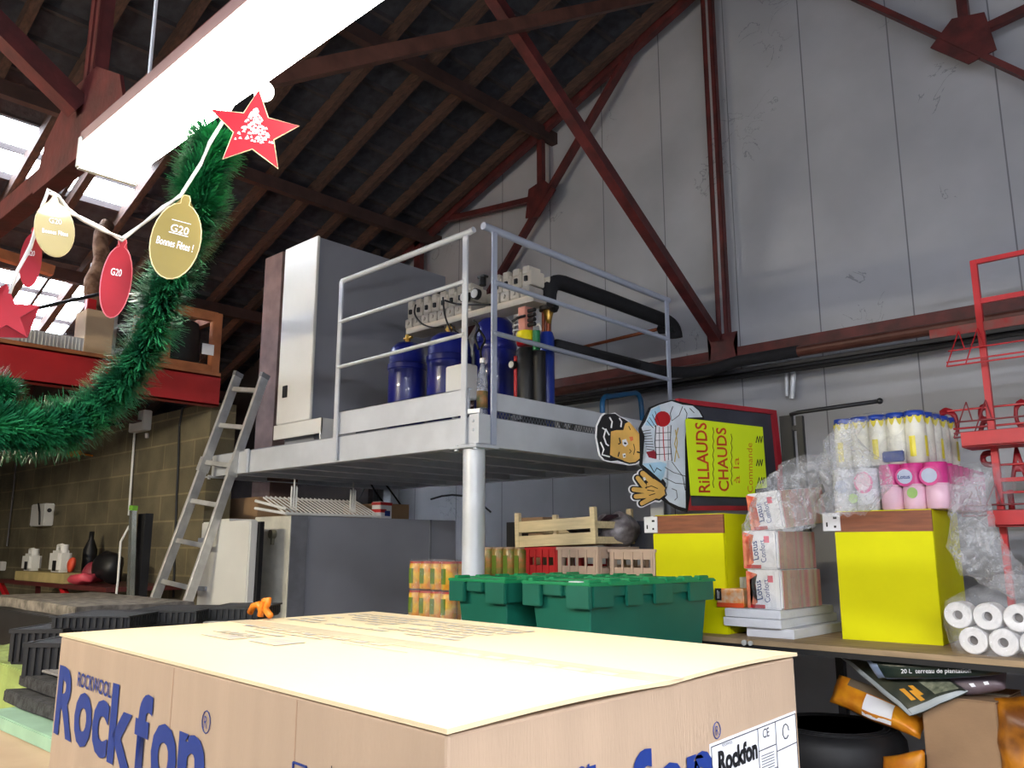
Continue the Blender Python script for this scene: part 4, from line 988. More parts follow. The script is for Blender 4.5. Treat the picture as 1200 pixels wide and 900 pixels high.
# loose rolls lying in film
rl_lab = [('white toilet roll end-on, lower row, leftmost', 1139, 745), ('white toilet roll end-on, lower row, second from the left', 1172, 743), ('white toilet roll end-on, lower row, cut by the photo edge', 1203, 741),
          ('white toilet roll end-on, upper row, leftmost', 1124, 713), ('white toilet roll end-on, upper row, middle', 1153, 708), ('white toilet roll end-on, upper row, right', 1184, 707)]
first = None
for i, (lb_, px, py) in enumerate(rl_lab):
    row = i//3; k = i % 3
    loc = Vector((-.985+.103*k-(.045 if row else 0), 3.62, SHZ+.052+row*.092))
    if first is None:
        first = thing('toilet_roll', lb_, 'toilet roll', loc)
        Mx = Matrix.Rotation(R(-90), 4, 'X')
        obj('paper', MB().lathe([(.018, 0), (.046, .0), (.050, .004), (.050, .096), (.046, .1), (.018, .1), (.018, .0)], (0, 0, 0), 28, Mx), M_roll, first, smooth='auto')
        obj('core', MB().lathe([(.019, .001), (.019, .099)], (0, 0, 0), 20, Mx, hollow=True).lathe([(.0, .03), (.018, .03)], (0, 0, 0), 20, Mx), M_core, first)
    else: dup(first, loc, 0, lb_)
fb = filmblob('clear film bag around the loose toilet rolls', [((-.9, 3.67, SHZ+.003), .17, .08), ((-.91, 3.67, SHZ+.1), .185, .09), ((-.91, 3.67, SHZ+.2), .17, .08), ((-.88, 3.7, SHZ+.25), .10, .06), ((-.84, 3.7, SHZ+.30), .05, .04)], .008, M_film, 9)

# ------------------------------------------------------------------ red display rack with cut-out letters
YR = 4.2
rk = thing('red_display_rack', 'red wire display rack with cut-out letters at the right edge', 'display rack', (-.9, YR, SHZ))
def Pr(n, mb, lab=None, m=M_redp): return obj(n, mb, m, rk, world=True, label=lab)
xr0 = pY(1141, 308, YR).x; xr1 = .1
ztop = pY(1141, 308, YR).z
Pr('upright', MB().b2((xr0-.014, YR-.014, SHZ), (xr0+.014, YR+.014, ztop+.01), .002))
Pr('upright', MB().b2((xr1-.014, YR-.014, SHZ), (xr1+.014, YR+.014, ztop+.01), .002))
def hbar(py, px=1150, h=.018, dpt=.02, x0=xr0, Y=YR):
    z = pY(px, py, Y).z; return MB().b2((x0, Y-dpt/2, z-h/2), (xr1, Y+dpt/2, z+h/2), .001)
Pr('crossbar', hbar(306, h=.022)); Pr('crossbar', hbar(353, h=.024))
z = pY(1150, 383, YR).z
Pr('shelf_back', MB().b2((xr0-.22, YR-.01, z-.02), (xr1, YR+.0, z+.022)), 'scratched header strip', mat('chipped red paint', (156, 40, 44), .5, 0, .2, 14, col2=(120, 84, 80)))
M_lett0 = mat('dull red wire', (140, 50, 56), .5)
def wshelf(py0, py1, px=1120):
    za = pY(px, py0, YR).z; zb_ = pY(px, py1, YR-.08).z; x0 = xr0-.14; m = MB()
    for (yy, z_) in ((YR-.03, za), (YR-.08, zb_), (YR-.075, zb_+.02)): m.tube([(x0, yy, z_), (xr1, yy, z_)], .004, 6)
    for x_ in (x0+.05, x0+.13, xr1-.2): m.tube([(x_, YR-.02, za+.09), (x_-.05, YR-.08, zb_)], .003, 6); m.tube([(x_, YR-.02, za+.09), (x_+.02, YR-.03, za)], .003, 6)
    return m
Pr('wire_bracket', wshelf(412, 428))
Pr('wire_bracket', wshelf(495, 512, 1130), None, M_lett0)
Pr('wire_bracket', wshelf(592, 604, 1160), None, M_lett0)
def tray(py, px, x0):
    z = pY(px, py, YR-.1).z; return MB().b2((x0, YR-.14, z-.035), (xr1, YR-.13, z+.03)).b2((x0, YR-.14, z-.037), (xr1, YR+.02, z-.03))
Pr('tray', tray(515, 1140, pY(1127, 515, YR-.13).x)); Pr('tray', tray(607, 1175, pY(1158, 607, YR-.13).x))
Pr('crossbar', hbar(562, 1185)); Pr('crossbar', hbar(577, 1185, .01))
M_lett = mat('dark red letters', (150, 20, 34), .45)
def letter(ch, x0, y0, x1, y1):
    Y = YR+.06; a = pY(x1, y1, Y); b = pY(x0, y1, Y); c = pY(x0, y0, Y)
    w = a.x-b.x; h = abs(c.z-b.z)
    o = Vector((a.x, Y, b.z)); mb = text_mb(ch, o, (-w, 0, 0), (0, 0, h), 0, .03)
    ge = bmesh.ops.extrude_face_region(mb.b, geom=mb.b.faces[:]); vv = [g_ for g_ in ge['geom'] if isinstance(g_, bmesh.types.BMVert)]
    bmesh.ops.translate(mb.b, verts=vv, vec=(0, .012, 0))
    obj('letter', mb, M_lett, rk, world=True)
letter('C', 1104, 478, 1126, 518); letter('R', 1144, 474, 1163, 512); letter('O', 1190, 468, 1212, 506)
letter('P', 1151, 528, 1170, 562); letter('A', 1184, 524, 1206, 564); letter('I', 1183, 574, 1190, 604)
lt_ = MB()
for zz_ in (478, 500): 
    z = pY(1150, zz_, YR+.05).z; lt_.tube([(pY(1110, zz_, YR+.05).x, YR+.05, z), (xr1, YR+.05, z)], .005, 6)
for zz_ in (545,): 
    z = pY(1170, zz_, YR+.05).z; lt_.tube([(pY(1160, zz_, YR+.05).x, YR+.05, z), (xr1, YR+.05, z)], .005, 6)
Pr('letter_wire', lt_)
solo('black_case', MB().b2((-.72, 4.28, SHZ), (.2, 4.5, 1.72), .01), M_black, 'dark case behind the red rack at the right edge', 'case')

# ------------------------------------------------------------------ green crates
wt = thing('work_table', 'grey work table under the green crates', 'table', (-2.6, 2.85, 0))
obj('table_top', MB().b2((-2.97, 2.45, 1.12), (-1.72, 3.45, 1.16), .003), M_greyp, wt, world=True)
for x in (-2.92, -1.8):
    for y in (2.5, 3.3): obj('leg', MB().b2((x-.02, y-.02, 0), (x+.02, y+.02, 1.12)), M_galv, wt, world=True)
def tote(x, y, rz, label):
    t = thing('green_crate', label, 'crate', (x, y, 1.16), R(rz), None)
    w, dd, h = .345, .80, .30
    def taper(z0, z1, k0, k1, ex=0):
        m = MB(); g = []
        for z, k in ((z0, k0), (z1, k1)):
            g.append([(-w+k-ex, -ex+k, z), (ex-k, -ex+k, z), (ex-k, dd+ex-k, z), (-w+k-ex, dd+ex-k, z)])
        a = [m.b.verts.new(p) for p in g[0]]; b = [m.b.verts.new(p) for p in g[1]]
        m.b.faces.new(a[::-1]); m.b.faces.new(b)
        for i in range(4): m.b.faces.new((a[i], a[(i+1) % 4], b[(i+1) % 4], b[i]))
        return m
    obj('body', taper(0, h-.005, .035, .008), M_green, t, bevel=.006)
    m = taper(h-.045, h-.005, -.004, -.006)
    # front rim tabs
    for (a, b, zl) in ((-w-.012, -w+.09, .09), (-w+.115, -w+.21, .045), (-w+.235, .012, .09)):
        m.b2((a, -.022, h-zl), (b, -.002, h-.004), .003)
    for (a, b) in ((.0, .12), (.2, .3), (.38, .5), (.62, .8)): m.b2((.002, a, h-.085), (.016, b, h-.004), .003)
    obj('rim', m, M_green, t)
    # interlocking lid, two halves with teeth
    for s in (0, 1):
        m = MB()
        xa, xb = (-w-.016, -w/2-.004) if s == 0 else (-w/2+.004, .018)
        nt_ = 7
        for k in range(nt_):
            ya = -.024+(dd+.045)*k/nt_; yb_ = ya+(dd+.045)/nt_-.01
            ext = .035 if (k+s) % 2 else -.02
            lo, hi = (xa, xb+ext) if s == 0 else (xa-ext, xb)
            m.b2((lo, ya, h-.004), (hi, yb_, h+.008+(.006 if k % 2 else 0)), .003)
            m.b2(((lo+.02) if s == 0 else (hi-.05), ya+.02, h+.006), ((lo+.05) if s == 0 else (hi-.02), yb_-.02, h+.02), .003)
        m.b2((xa, -.02, h-.006), (xb, dd+.018, h+.002), .002)
        obj('lid_half', m, M_lid, t)
    return t
T1 = tote(-2.03, 2.60, -4, 'right green lidded crate with a long dark side')
obj('sticker', MB().b2((-.1, -.015, .306), (-.04, .03, .312)), M_paper, T1, label='torn white sticker')
obj('sticker', MB().b2((-.11, .0265, .04), (-.085, .028, .06)), M_paper, T1)
obj('sticker', MB().b2((-.30, .0265, .03), (-.28, .028, .045)), M_paper, T1)
tote(-2.475, 2.60, -4, 'left green lidded crate just behind the round column')

# ------------------------------------------------------------------ crates and boxes behind
M_bei = mat('beige plastic crate', (206, 180, 160), .6, 0, .03, 6); 
def fcrate(name, label, x0, x1, y0, y1, z0, z1, m, cols=4, rz=0, hollow=True):
    w = x1-x0; dd = y1-y0; h = z1-z0
    t = thing(name, label, 'crate', ((x0+x1)/2, (y0+y1)/2, z0), R(rz))
    b = MB(); b.b2((-w/2, -dd/2, 0), (w/2, dd/2, .008))
    for sx in (-1, 1):
        b.b2((sx*w/2-.006 if sx > 0 else -w/2, -dd/2, 0), (w/2 if sx > 0 else -w/2+.006, dd/2, h*.45))
        b.b2((sx*w/2-.006 if sx > 0 else -w/2, -dd/2, h*.7), (w/2 if sx > 0 else -w/2+.006, dd/2, h))
        b.b2((-w/2, sx*dd/2-.006 if sx > 0 else -dd/2, 0), (w/2, dd/2 if sx > 0 else -dd/2+.006, h*.5))
        b.b2((-w/2, sx*dd/2-.006 if sx > 0 else -dd/2, h*.72), (w/2, dd/2 if sx > 0 else -dd/2+.006, h))
        for sy in (-1, 1): b.box((sx*(w/2-.012), sy*(dd/2-.012), h/2), (.03, .03, h), 0, .003)
    obj('shell', b, m, t)
    r_ = MB()
    for k in range(cols+1):
        x = -w/2+.02+(w-.04)*k/cols
        r_.b2((x-.006, -dd/2-.006, .0), (x+.006, -dd/2, h))
        r_.b2((-w/2-.006, -dd/2+.02+(dd-.04)*k/cols, 0), (-w/2, -dd/2+.03+(dd-.04)*k/cols, h)); r_.b2((w/2, -dd/2+.02+(dd-.04)*k/cols, 0), (w/2+.006, -dd/2+.03+(dd-.04)*k/cols, h))
    r_.b2((-w/2-.008, -dd/2-.008, h-.016), (w/2+.008, -dd/2, h)); r_.b2((w/2, -dd/2, h-.016), (w/2+.008, dd/2, h))
    obj('ribs', r_, m, t); return t
YC = 3.6
xa = lambda px: pY(px, 655, YC).x
zt_ = lambda px, py: pY(px, py, YC).z
for lv in range(2):
    z0 = SHZ+.205*lv; nm = 'lower' if lv == 0 else 'upper'
    fcrate('plastic_crate', 'red ribbed plastic crate under the wooden crate, %s one of two' % nm, xa(617), xa(655)-.01, YC, YC+.5, z0, z0+.2, M_redx)
    fcrate('plastic_crate', 'beige plastic crate right of the red one, %s one of two' % nm, xa(657), xa(705)-.01, YC-.02, YC+.45, z0, z0+.2, M_bei)
    fcrate('plastic_crate', 'beige plastic crate beside the yellow box, %s one of two' % nm, xa(707), xa(762)-.01, YC+.06, YC+.5, z0, z0+.2-.012*lv, M_bei)
z0 = SHZ+.412
wc = thing('wooden_crate', 'pale slatted wooden fruit crate tilted on top of the plastic crates', 'crate', (xa(652), YC+.16, z0), R(-4))
wc.rotation_euler = (0, R(-2), R(1))
w = pY(697, 620, YC).x-pY(606, 620, YC).x; hh = .11
for s in (-1, 1):
    for (z_, h_) in ((.0, .062), (.082, .062)):
        obj('slat', MB().b2((-w/2, s*.18-.004, z_), (w/2, s*.18+.004, z_+h_), .001), M_wood, wc)
        obj('slat', MB().b2((s*w/2-.004, -.18, z_), (s*w/2+.004, .18, z_+h_*.6), .001), M_wood, wc)
    for s2 in (-1, 1): obj('corner_post', MB().b2((s*(w/2-.012)-.016, s2*.172-.014, 0), (s*(w/2-.012)+.016, s2*.172+.014, .195), .002), M_wood, wc)
obj('bottom', MB().b2((-w/2, -.18, 0), (w/2, .18, .004)), M_wood, wc)
gb = MB().sph((0, 0, .08), .1, (1.3, .9, .6)).crumple(.03, 14, 3)
for v in gb.b.verts: v.co += Vector((xa(665), YC+.17, z0+.02))
solo('crumpled_bag', gb, mat('grey bag', (92, 88, 92), .5, 0, .15, 18, col2=(40, 36, 42)), 'dark crumpled bag inside the wooden fruit crate', 'bag')
c = pY(722, 622, 3.85)
gb = MB().sph((0, 0, .1), .13, (1.0, .9, .8), 14).crumple(.03, 12, 9)
for v in gb.b.verts: v.co = Vector((c.x, 3.86, SHZ+.40+max(0, v.co.z)))+Vector((v.co.x, v.co.y, 0))
solo('clear_bag', gb, mat('grey translucent bag', (156, 150, 152), .3, 0, .15, 20, col2=(104, 96, 100)), 'grey clear bag with dark bits beside the wooden crate', 'bag', smooth=True)
solo('dark_stick', MB().tube([pY(700, 616, 3.75), pY(712, 607, 3.75), pY(724, 604, 3.75)], [.012, .018, .008], 8), mat('dark maroon plastic', (44, 22, 34), .5), 'short dark maroon object lying on the clear bag', 'scrap')
a = pY(738, 632, 3.95); b = pY(764, 610, 3.95)
solo('grey_carton', MB().b2((a.x, 3.95, SHZ+.392), (b.x+.06, 4.2, b.z), .004), mat('slate grey carton', (70, 72, 82), .6), 'slate grey box behind the left yellow box', 'box')
a = pY(612, 616, 4.2); b = pY(642, 606, 4.2)
solo('brown_carton', MB().b2((a.x, 4.15, SHZ), (b.x, 4.45, b.z), .004), M_card2, 'brown carton showing behind the wooden fruit crate', 'box')
solo('black_tin', MB().b2((pY(600, 620, 4.05).x-.05, 4.05, SHZ), (pY(607, 620, 4.05).x, 4.15, pY(600, 612, 4.05).z)), M_black, 'narrow black object left of the wooden fruit crate', 'box')

# ------------------------------------------------------------------ jars
M_juice = mat('orange jar print', (240, 150, 40), .3, 0, .15, 22, col2=(236, 206, 80)); M_jl = mat('red lid', (220, 80, 60), .35); M_grn = mat('green print', (120, 150, 50), .4)
def jar(loc, label, r=.045, h=.155, group=None, m=M_juice, lidm=M_jl):
    t = thing('drink_can', label, 'can', loc, 0, group)
    obj('body', MB().lathe([(r*.9, 0), (r, .006), (r, h-.02), (r*.9, h-.008)], n=16), m, t, smooth='auto')
    obj('lid', MB().lathe([(r*.93, h-.014), (r*.93, h), (0, h)], n=16), lidm, t, smooth='auto')
    obj('print', MB().b2((-r*.4, -r*1.01, h*.2), (r*.35, -r*.9, h*.75)), M_grn, t)
    return t
x0 = pY(487, 690, 3.3).x; zb0 = pY(500, 724, 3.3).z
sd_ = thing('trolley', 'small dark trolley under the orange cans', 'trolley', (x0+.2, 3.35, 0))
hz_ = zb0-1.16
obj('platform', MB().b2((x0-.02, 3.22, 1.16+hz_-.015), (x0+.42, 3.5, 1.16+hz_-.001)), M_black, sd_, world=True)
for sx in (0, .36):
    for sy in (3.25, 3.46): obj('foot', MB().b2((x0+sx, sy-.01, 0), (x0+sx+.03, sy+.01, 1.16+hz_-.015)), M_black, sd_, world=True)
j0 = None
for lv in range(2):
    for i in range(4):
        for j in range(2):
            loc = Vector((x0+.045+.093*i, 3.27+.093*j, zb0+.165*lv))
            if j0 is None: j0 = jar(loc, 'orange drink can with red lid in the shrink-wrapped block left of the column', group='orange cans left of the column')
            else: dup(j0, loc)
filmblob('shiny shrink film around the block of orange cans', [((x0+.185, 3.315, zb0+.0), .21, .11), ((x0+.185, 3.315, zb0+.15), .2, .105), ((x0+.185, 3.315, zb0+.17), .2, .105), ((x0+.185, 3.315, zb0+.33), .2, .105), ((x0+.185, 3.315, zb0+.335), .05, .03)], .004, M_film, 12)
x0 = pY(560, 650, 3.7).x
j1 = None
M_j2 = mat('mixed vegetable jar', (190, 130, 70), .3, 0, .15, 26, col2=(120, 140, 70)); M_tanlid = mat('tan lid', (196, 168, 140), .5)
for i in range(4):
    for lv in range(2):
        loc = Vector((x0+.05+.093*i, 3.74, SHZ+.205*lv))
        if j1 is None:
            j1 = jar(loc, 'glass jar of mixed vegetables with tan lid between the column and the fruit crate', .043, .2, 'vegetable jars right of the column', M_j2, M_tanlid)
        else: dup(j1, loc)

# ------------------------------------------------------------------ under the shelf
def quadbag(name, label, cs, th, m, seed, amp=.006, n=14):
    """a filled sack spanned between four corners"""
    A, B, Cc, D = cs; nr = (B-A).cross(D-A).normalized()
    if nr.y > 0: nr = -nr
    def S(u, v, side, extra=0):
        x = 2*u-1; y = 2*v-1; f = max(0, (1-x**4)*(1-y**4))**.5
        p = A.lerp(B, u).lerp(D.lerp(Cc, u), v)
        return p+nr*(side*(th/2*f+.002)+extra)+Vector(noise.noise_vector(p*11+Vector((seed, 0, 0))))*amp*1.5
    t = thing(name, label, 'bag', (A+B+Cc+D)/4-Vector((0, 0, th/2)))
    mb = MB()
    for sd_i in (1, -1):
        g = [[mb.b.verts.new(S(i/n, j/n, sd_i)) for j in range(n+1)] for i in range(n+1)]
        for i in range(n):
            for j in range(n): mb.b.faces.new((g[i][j], g[i+1][j], g[i+1][j+1], g[i][j+1]))
    bmesh.ops.remove_doubles(mb.b, verts=mb.b.verts[:], dist=.0045)
    obj('sack', mb, m, t, world=True, smooth=True)
    def patch(u0, u1, v0, v1, mm, nm='print', k=6):
        q = MB(); g = [[q.b.verts.new(S(u0+(u1-u0)*i/k, v0+(v1-v0)*j/k, 1, .002)) for j in range(k+1)] for i in range(k+1)]
        for i in range(k):
            for j in range(k): q.b.faces.new((g[i][j], g[i+1][j], g[i+1][j+1], g[i][j+1]))
        return obj(nm, q, mm, t, world=True, smooth=True)
    return t, patch, S
M_soil = mat('dark green soil bag', (30, 44, 40), .35, 0, .1, 12, col2=(50, 60, 50)); M_edge = mat('pale blue edging', (150, 168, 200), .4)
t, patch, S = quadbag('soil_bag', 'dark green potting soil bag with white print lying right under the shelf', [pY(1014, 770, 3.62), pY(1030, 795, 3.64), pY(1174, 790, 3.64), pY(1178, 774, 3.62)], .10, M_soil, 1, .002)
patch(.0, 1, .0, .10, M_edge, 'edge_strip'); patch(.86, 1, .1, .85, M_edge, 'edge_strip')
o = S(.62, .27, 1, .012); e = S(.62, .8, 1, .012)
obj('lettering', text_mb('20 L  terreau de plantation', o, e-o, (0, 0, .022), .0, .01), M_paper, t, world=True)
t, patch, S = quadbag('soil_bag', 'dark soil bag with yellow flower picture drooping over the cardboard box', [pY(984, 771, 3.78), pY(1067, 840, 3.57), pY(1136, 812, 3.60), pY(1100, 786, 3.80)], .05, mat('dark soil bag printed', (44, 50, 44), .3, 0, .2, 14, col2=(70, 72, 60)), 5, .004)
patch(.0, 1, .0, .05, mat('pale bag seam', (176, 184, 188), .4), 'edge_strip'); patch(.94, 1, .05, 1, mat('pale bag seam', (176, 184, 188), .4), 'edge_strip')
M_mg = mat('marigold print', (226, 160, 50), .5)
for (u, v) in ((.80, .22), (.84, .32), (.76, .38)): patch(u-.1, u+.07, v-.03, v+.04, M_mg, 'flower_print', 3)
patch(.45, .9, .55, .9, mat('pale foliage print', (150, 152, 130), .5, 0, .2, 30, col2=(84, 92, 74)), 'print')
t, patch, S = quadbag('pellet_sack', 'orange and white sack slanting down behind the black tyre', [pY(984, 790, 3.80), pY(972, 822, 3.70), pY(1078, 866, 3.64), pY(1090, 836, 3.80)], .08, mat('orange sack', (226, 150, 30), .4, 0, .15, 14, col2=(196, 110, 24)), 8, .004)
patch(.45, 1, .38, .70, M_paper); patch(.05, .42, .15, .95, mat('dull olive print', (120, 104, 84), .5))
t, patch, S = quadbag('grey_bag', 'small grey purple bag squeezed between soil bag and cardboard box', [pY(1100, 790, 3.70), pY(1130, 815, 3.66), pY(1178, 808, 3.68), pY(1180, 786, 3.72)], .06, mat('grey purple bag', (112, 98, 104), .5, 0, .08, 14), 11, .003)
patch(.7, .85, .3, .4, M_paper); patch(.7, .85, .6, .7, M_paper)
ty = thing('tyre', 'black tyre lying flat below the shelf beside the foreground box', 'tyre', (-1.60, 3.72, .62))
pr = [(.17, .03), (.19, .0), (.26, .0), (.29, .03), (.295, .09), (.29, .15), (.26, .19), (.2, .195), (.175, .17), (.17, .1), (.17, .03)]
obj('casing', MB().lathe(pr, n=48), M_rubber, ty, smooth=True)
obj('inner_rim', MB().lathe([(.0, .150), (.11, .152), (.115, .165), (.13, .165), (.135, .152), (.172, .16), (.178, .18)], n=48), mat('dark rim', (38, 38, 42), .35), ty, smooth=True)
m = MB()
for k in range(3): m.lathe([(.2+.025*k, .193-.0005*k), (.204+.025*k, .198-.001*k), (.208+.025*k, .193-.001*k)], n=48)
obj('sidewall_ring', m, M_rubber, ty, smooth=True)
ty.location.z = .66
solo('tyre_block', MB().lathe([(.2, 0), (.28, 0), (.28, .038), (.2, .038)], (-1.6, 3.72, .621), 24), M_card2, 'flat round wooden ring under the tyre', 'ring')
a = pY(1080, 830, 3.62); b = pY(1167, 825, 3.62)
carton('cardboard_box', 'brown cardboard box on the lower shelf under the soil bags', (a.x, 3.62, .62), (b.x, 4.0, pY(1120, 818, 3.62).z))
quadbag('pellet_sack', 'orange and brown plastic sack standing at the lower right corner', [pY(1166, 818, 3.68), pY(1172, 935, 3.66), pY(1250, 945, 3.66), pY(1236, 812, 3.70)], .16, mat('orange brown sack', (220, 140, 30), .35, 0, .2, 7, col2=(110, 62, 20)), 13, .01)
quadbag('pellet_sack', 'orange sack partly hidden under the black tyre', [pY(1035, 886, 3.58), pY(1035, 925, 3.57), pY(1084, 925, 3.57), pY(1084, 878, 3.58)], .05, mat('orange sack', (226, 150, 30)), 15, .006)

# ================================================================== LEFT LOFT
BX = -5.65
lf = thing('loft', 'red steel edge beam and floor of the storage loft on the left', 'loft', (-7.5, 1.0, 2.6))
m = MB(); m.b2((BX-.01, -2.5, 2.61), (BX, 2.9, 2.83)).b2((BX-.09, -2.5, 2.61), (BX, 2.9, 2.622)).b2((BX-.09, -2.5, 2.818), (BX, 2.9, 2.83))
obj('edge_beam', m, M_redb, lf, world=True)
m = MB(); m.b2((-6.9, -2.5, 2.61), (-6.89, 2.9, 2.80)).b2((-6.98, -2.5, 2.61), (-6.81, 2.9, 2.622)); obj('inner_beam', m, M_red, lf, world=True)
obj('floor_board', MB().b2((XL+.05, -2.5, 2.83), (BX-.0, 2.9, 2.855)), M_timber, lf, world=True)
m = MB()
for k in range(9): m.b2((XL+.05, -2.3+.62*k, 2.70), (BX-.1, -2.25+.62*k, 2.83))
obj('joists', m, mat('dark joist wood', (56, 44, 42), .8), lf, world=True)
for y in (-2.4,): obj('post', MB().b2((BX-.1, y, 0), (BX, y+.1, 2.61)), M_redb, lf, world=True)
FZ = 2.856
def stuffbox(name, label, cat, px0, px1, py0, py1, X, m, dx=.3, bev=.004):
    """box whose face towards the hall (at X) covers the pixels px0..px1, py0..py1"""
    a = pX(px0, (py0+py1)/2, X); b = pX(px1, (py0+py1)/2, X); zt = pX((px0+px1)/2, py0, X).z
    zb = FZ
    return solo(name, MB().b2((X-dx, a.y, zb), (X, b.y, max(zt, zb+.02)), bev), m, label, cat)
# long white corrugated carton, whiteboards, wood frame with tyre
a = pX(-20, 372, BX-.06); b = pX(133, 384, BX-.06)
cs = MB(); cs.b2((BX-.3, a.y, FZ), (BX-.06, b.y, FZ+.10), .004)
for k in range(34): 
    y = a.y+(b.y-a.y)*k/34; cs.b2((BX-.062, y, FZ+.004), (BX-.056, y+.006, FZ+.096))
solo('corrugated_sheet', cs, mat('white corrugated plastic', (206, 206, 208), .5, 0, .04, 5), 'long white corrugated block lying on the edge of the loft', 'corrugated block')
a = pX(36, 363, BX-.03); b = pX(124, 343, BX-.08)
solo('dark_rod', MB().cyl(pX(22, 366, BX-.05), b, .012), M_black, 'thin dark rod rising right from the red star hanging at the left', 'rod')
stuffbox('red_tin', 'tiny red and white box behind the log on the loft', 'box', 102, 113, 350, 368, BX-.2, M_redx, .05)
stuffbox('small_carton', 'small brown carton with a dark slot on the loft edge', 'box', 101, 134, 364, 392, BX-.05, M_card, .2)
stuffbox('grey_canister', 'pale grey canister standing on the loft between log and red bauble', 'canister', 116, 142, 299, 392, BX-.45, mat('pale grey plastic', (190, 190, 194), .5), .25, .02)
a = pX(106, 372, BX-.3); b = pX(124, 262, BX-.55)
lg = MB(); lg.tube([a.lerp(b, k/8)+Vector((0, .02*math.sin(k*1.7), 0)) for k in range(9)], [.045, .06, .065, .06, .055, .06, .05, .055, .045], 12); lg.crumple(.012, 14, 5)
solo('log', lg, mat('rough grey bark', (156, 122, 100), .9, 0, .2, 14, .5, 40, col2=(92, 62, 46)), 'rough brown log leaning upright on the loft', 'log', smooth=True)
lt2 = thing('leaning_timber', 'orange wooden post leaning behind the left gold bauble', 'timber', pX(10, 300, BX-.8))
obj('post', MB().bar(pX(-20, 292, BX-.8), pX(62, 318, BX-.8), .07, .07), M_timber, lt2, world=True)
# open wooden frame holding a tyre
wf = thing('timber_stand', 'open orange wooden frame at the end of the loft', 'wooden frame', (BX-.3, 2.6, FZ))
xa_, xb_ = BX-.55, BX-.08
y0 = pX(193, 400, xb_).y; y1 = pX(252, 400, xb_).y; zt0 = pX(245, 366, xb_).z
for x in (xa_, xb_):
    for y in (y0, y1): obj('upright', MB().box((x, y, (FZ+zt0)/2), (.06, .07, zt0-FZ), 0, .004), M_timber, wf, world=True)
    obj('rail', MB().box((x, (y0+y1)/2, zt0-.03), (.055, y1-y0, .07), 0, .003), M_timber, wf, world=True)
    obj('rail', MB().box((x, (y0+y1)/2, FZ+.03), (.055, y1-y0, .06), 0, .003), M_timber, wf, world=True)
for y in (y0, y1): obj('rail', MB().box(((xa_+xb_)/2, y, zt0-.03), (xb_-xa_, .05, .06)), M_timber, wf, world=True)
ym = (y0+y1)/2-.02
solo('black_drum', MB().lathe([(.0, 0), (.17, 0), (.19, .05), (.19, .25), (.17, .33), (0, .34)], ((xa_+xb_)/2, ym, FZ+.062), 28), M_rubber, 'black round tub inside the wooden frame on the loft', 'tub', smooth='auto')
solo('white_card', MB().box((xb_+.04, y1-.07, FZ+.17), (.004, .09, .08), 0), M_paper, 'small white card hanging on the wooden frame', 'card')
solo('cream_can', MB().lathe([(.0, 0), (.05, 0), (.05, .14), (.03, .16), (0, .16)], (xb_+.015, y0-.1, FZ), 18), mat('cream can', (206, 196, 176), .5), 'cream can on the loft edge beside the garland', 'can', smooth='auto')

# ------------------------------------------------------------------ fittings on the block wall
def W_(px, py, off=.0): return pY(px, py, 2.91-off)
jb2 = thing('junction_box', 'white junction box at the top of the block wall', 'box', W_(170, 508))
a = W_(160, 508); b = W_(179, 481); obj('case', MB().b2((a.x, 2.84, a.z), (b.x, 2.91, b.z), .006), M_white, jb2, world=True)
obj('conduit', MB().tube([W_(158, 503, .02), W_(154, 560, .02), W_(151, 604, .02)], .010, 8), M_white, jb2, world=True, label='thin white conduit going down')
obj('gland', MB().cyl(W_(172, 508, .03), W_(172, 513, .03), .014), M_white, jb2, world=True)
solo('hanging_cable', MB().tube([W_(214, 478, .01), W_(210, 500, .01), W_(209, 540, .012), W_(207, 580, .01), W_(205, 640, .01), W_(203, 700, .01)], .008, 6), M_black, 'black cable running down the block wall beside the ladder', 'cable')
a = W_(46, 617); b = W_(65, 590)
sw = thing('switch_box', 'white square switch box on the dark block wall', 'box', ((a.x+b.x)/2, 2.88, a.z))
obj('case', MB().b2((a.x, 2.82, a.z), (b.x, 2.91, b.z), .008), M_white, sw, world=True)
obj('case', MB().b2((a.x-.09, 2.85, a.z), (a.x-.01, 2.91, b.z), .008), M_greyp, sw, world=True)
obj('knob', MB().cyl(W_(58, 598, .09), W_(58, 598, .12), .02), M_blk, sw, world=True)
obj('cable', MB().tube([W_(45, 590, .1), W_(46, 600, .11), W_(46, 615, .1)], .008, 6), M_black, sw, world=True)
solo('orange_plug', MB().b2(W_(85, 536), Vector((W_(97, 528).x, 2.85, W_(97, 528).z)), .01).tube([W_(97, 532, .03), W_(108, 534, .03)], .008, 6), M_orange, 'small orange plug on the block wall below the garland', 'plug')
solo('power_socket', MB().b2(W_(-4, 668), Vector((W_(8, 658).x, 2.86, W_(8, 658).z)), .006), M_white, 'little white socket on the block wall at the left edge', 'socket')
solo('thin_pipe', MB().tube([W_(20, 530, .02), W_(14, 590, .02), W_(8, 640, .02)], .009, 6), mat('grey pipe', (110, 106, 104), .5), 'thin grey pipe on the block wall near the left edge', 'pipe')
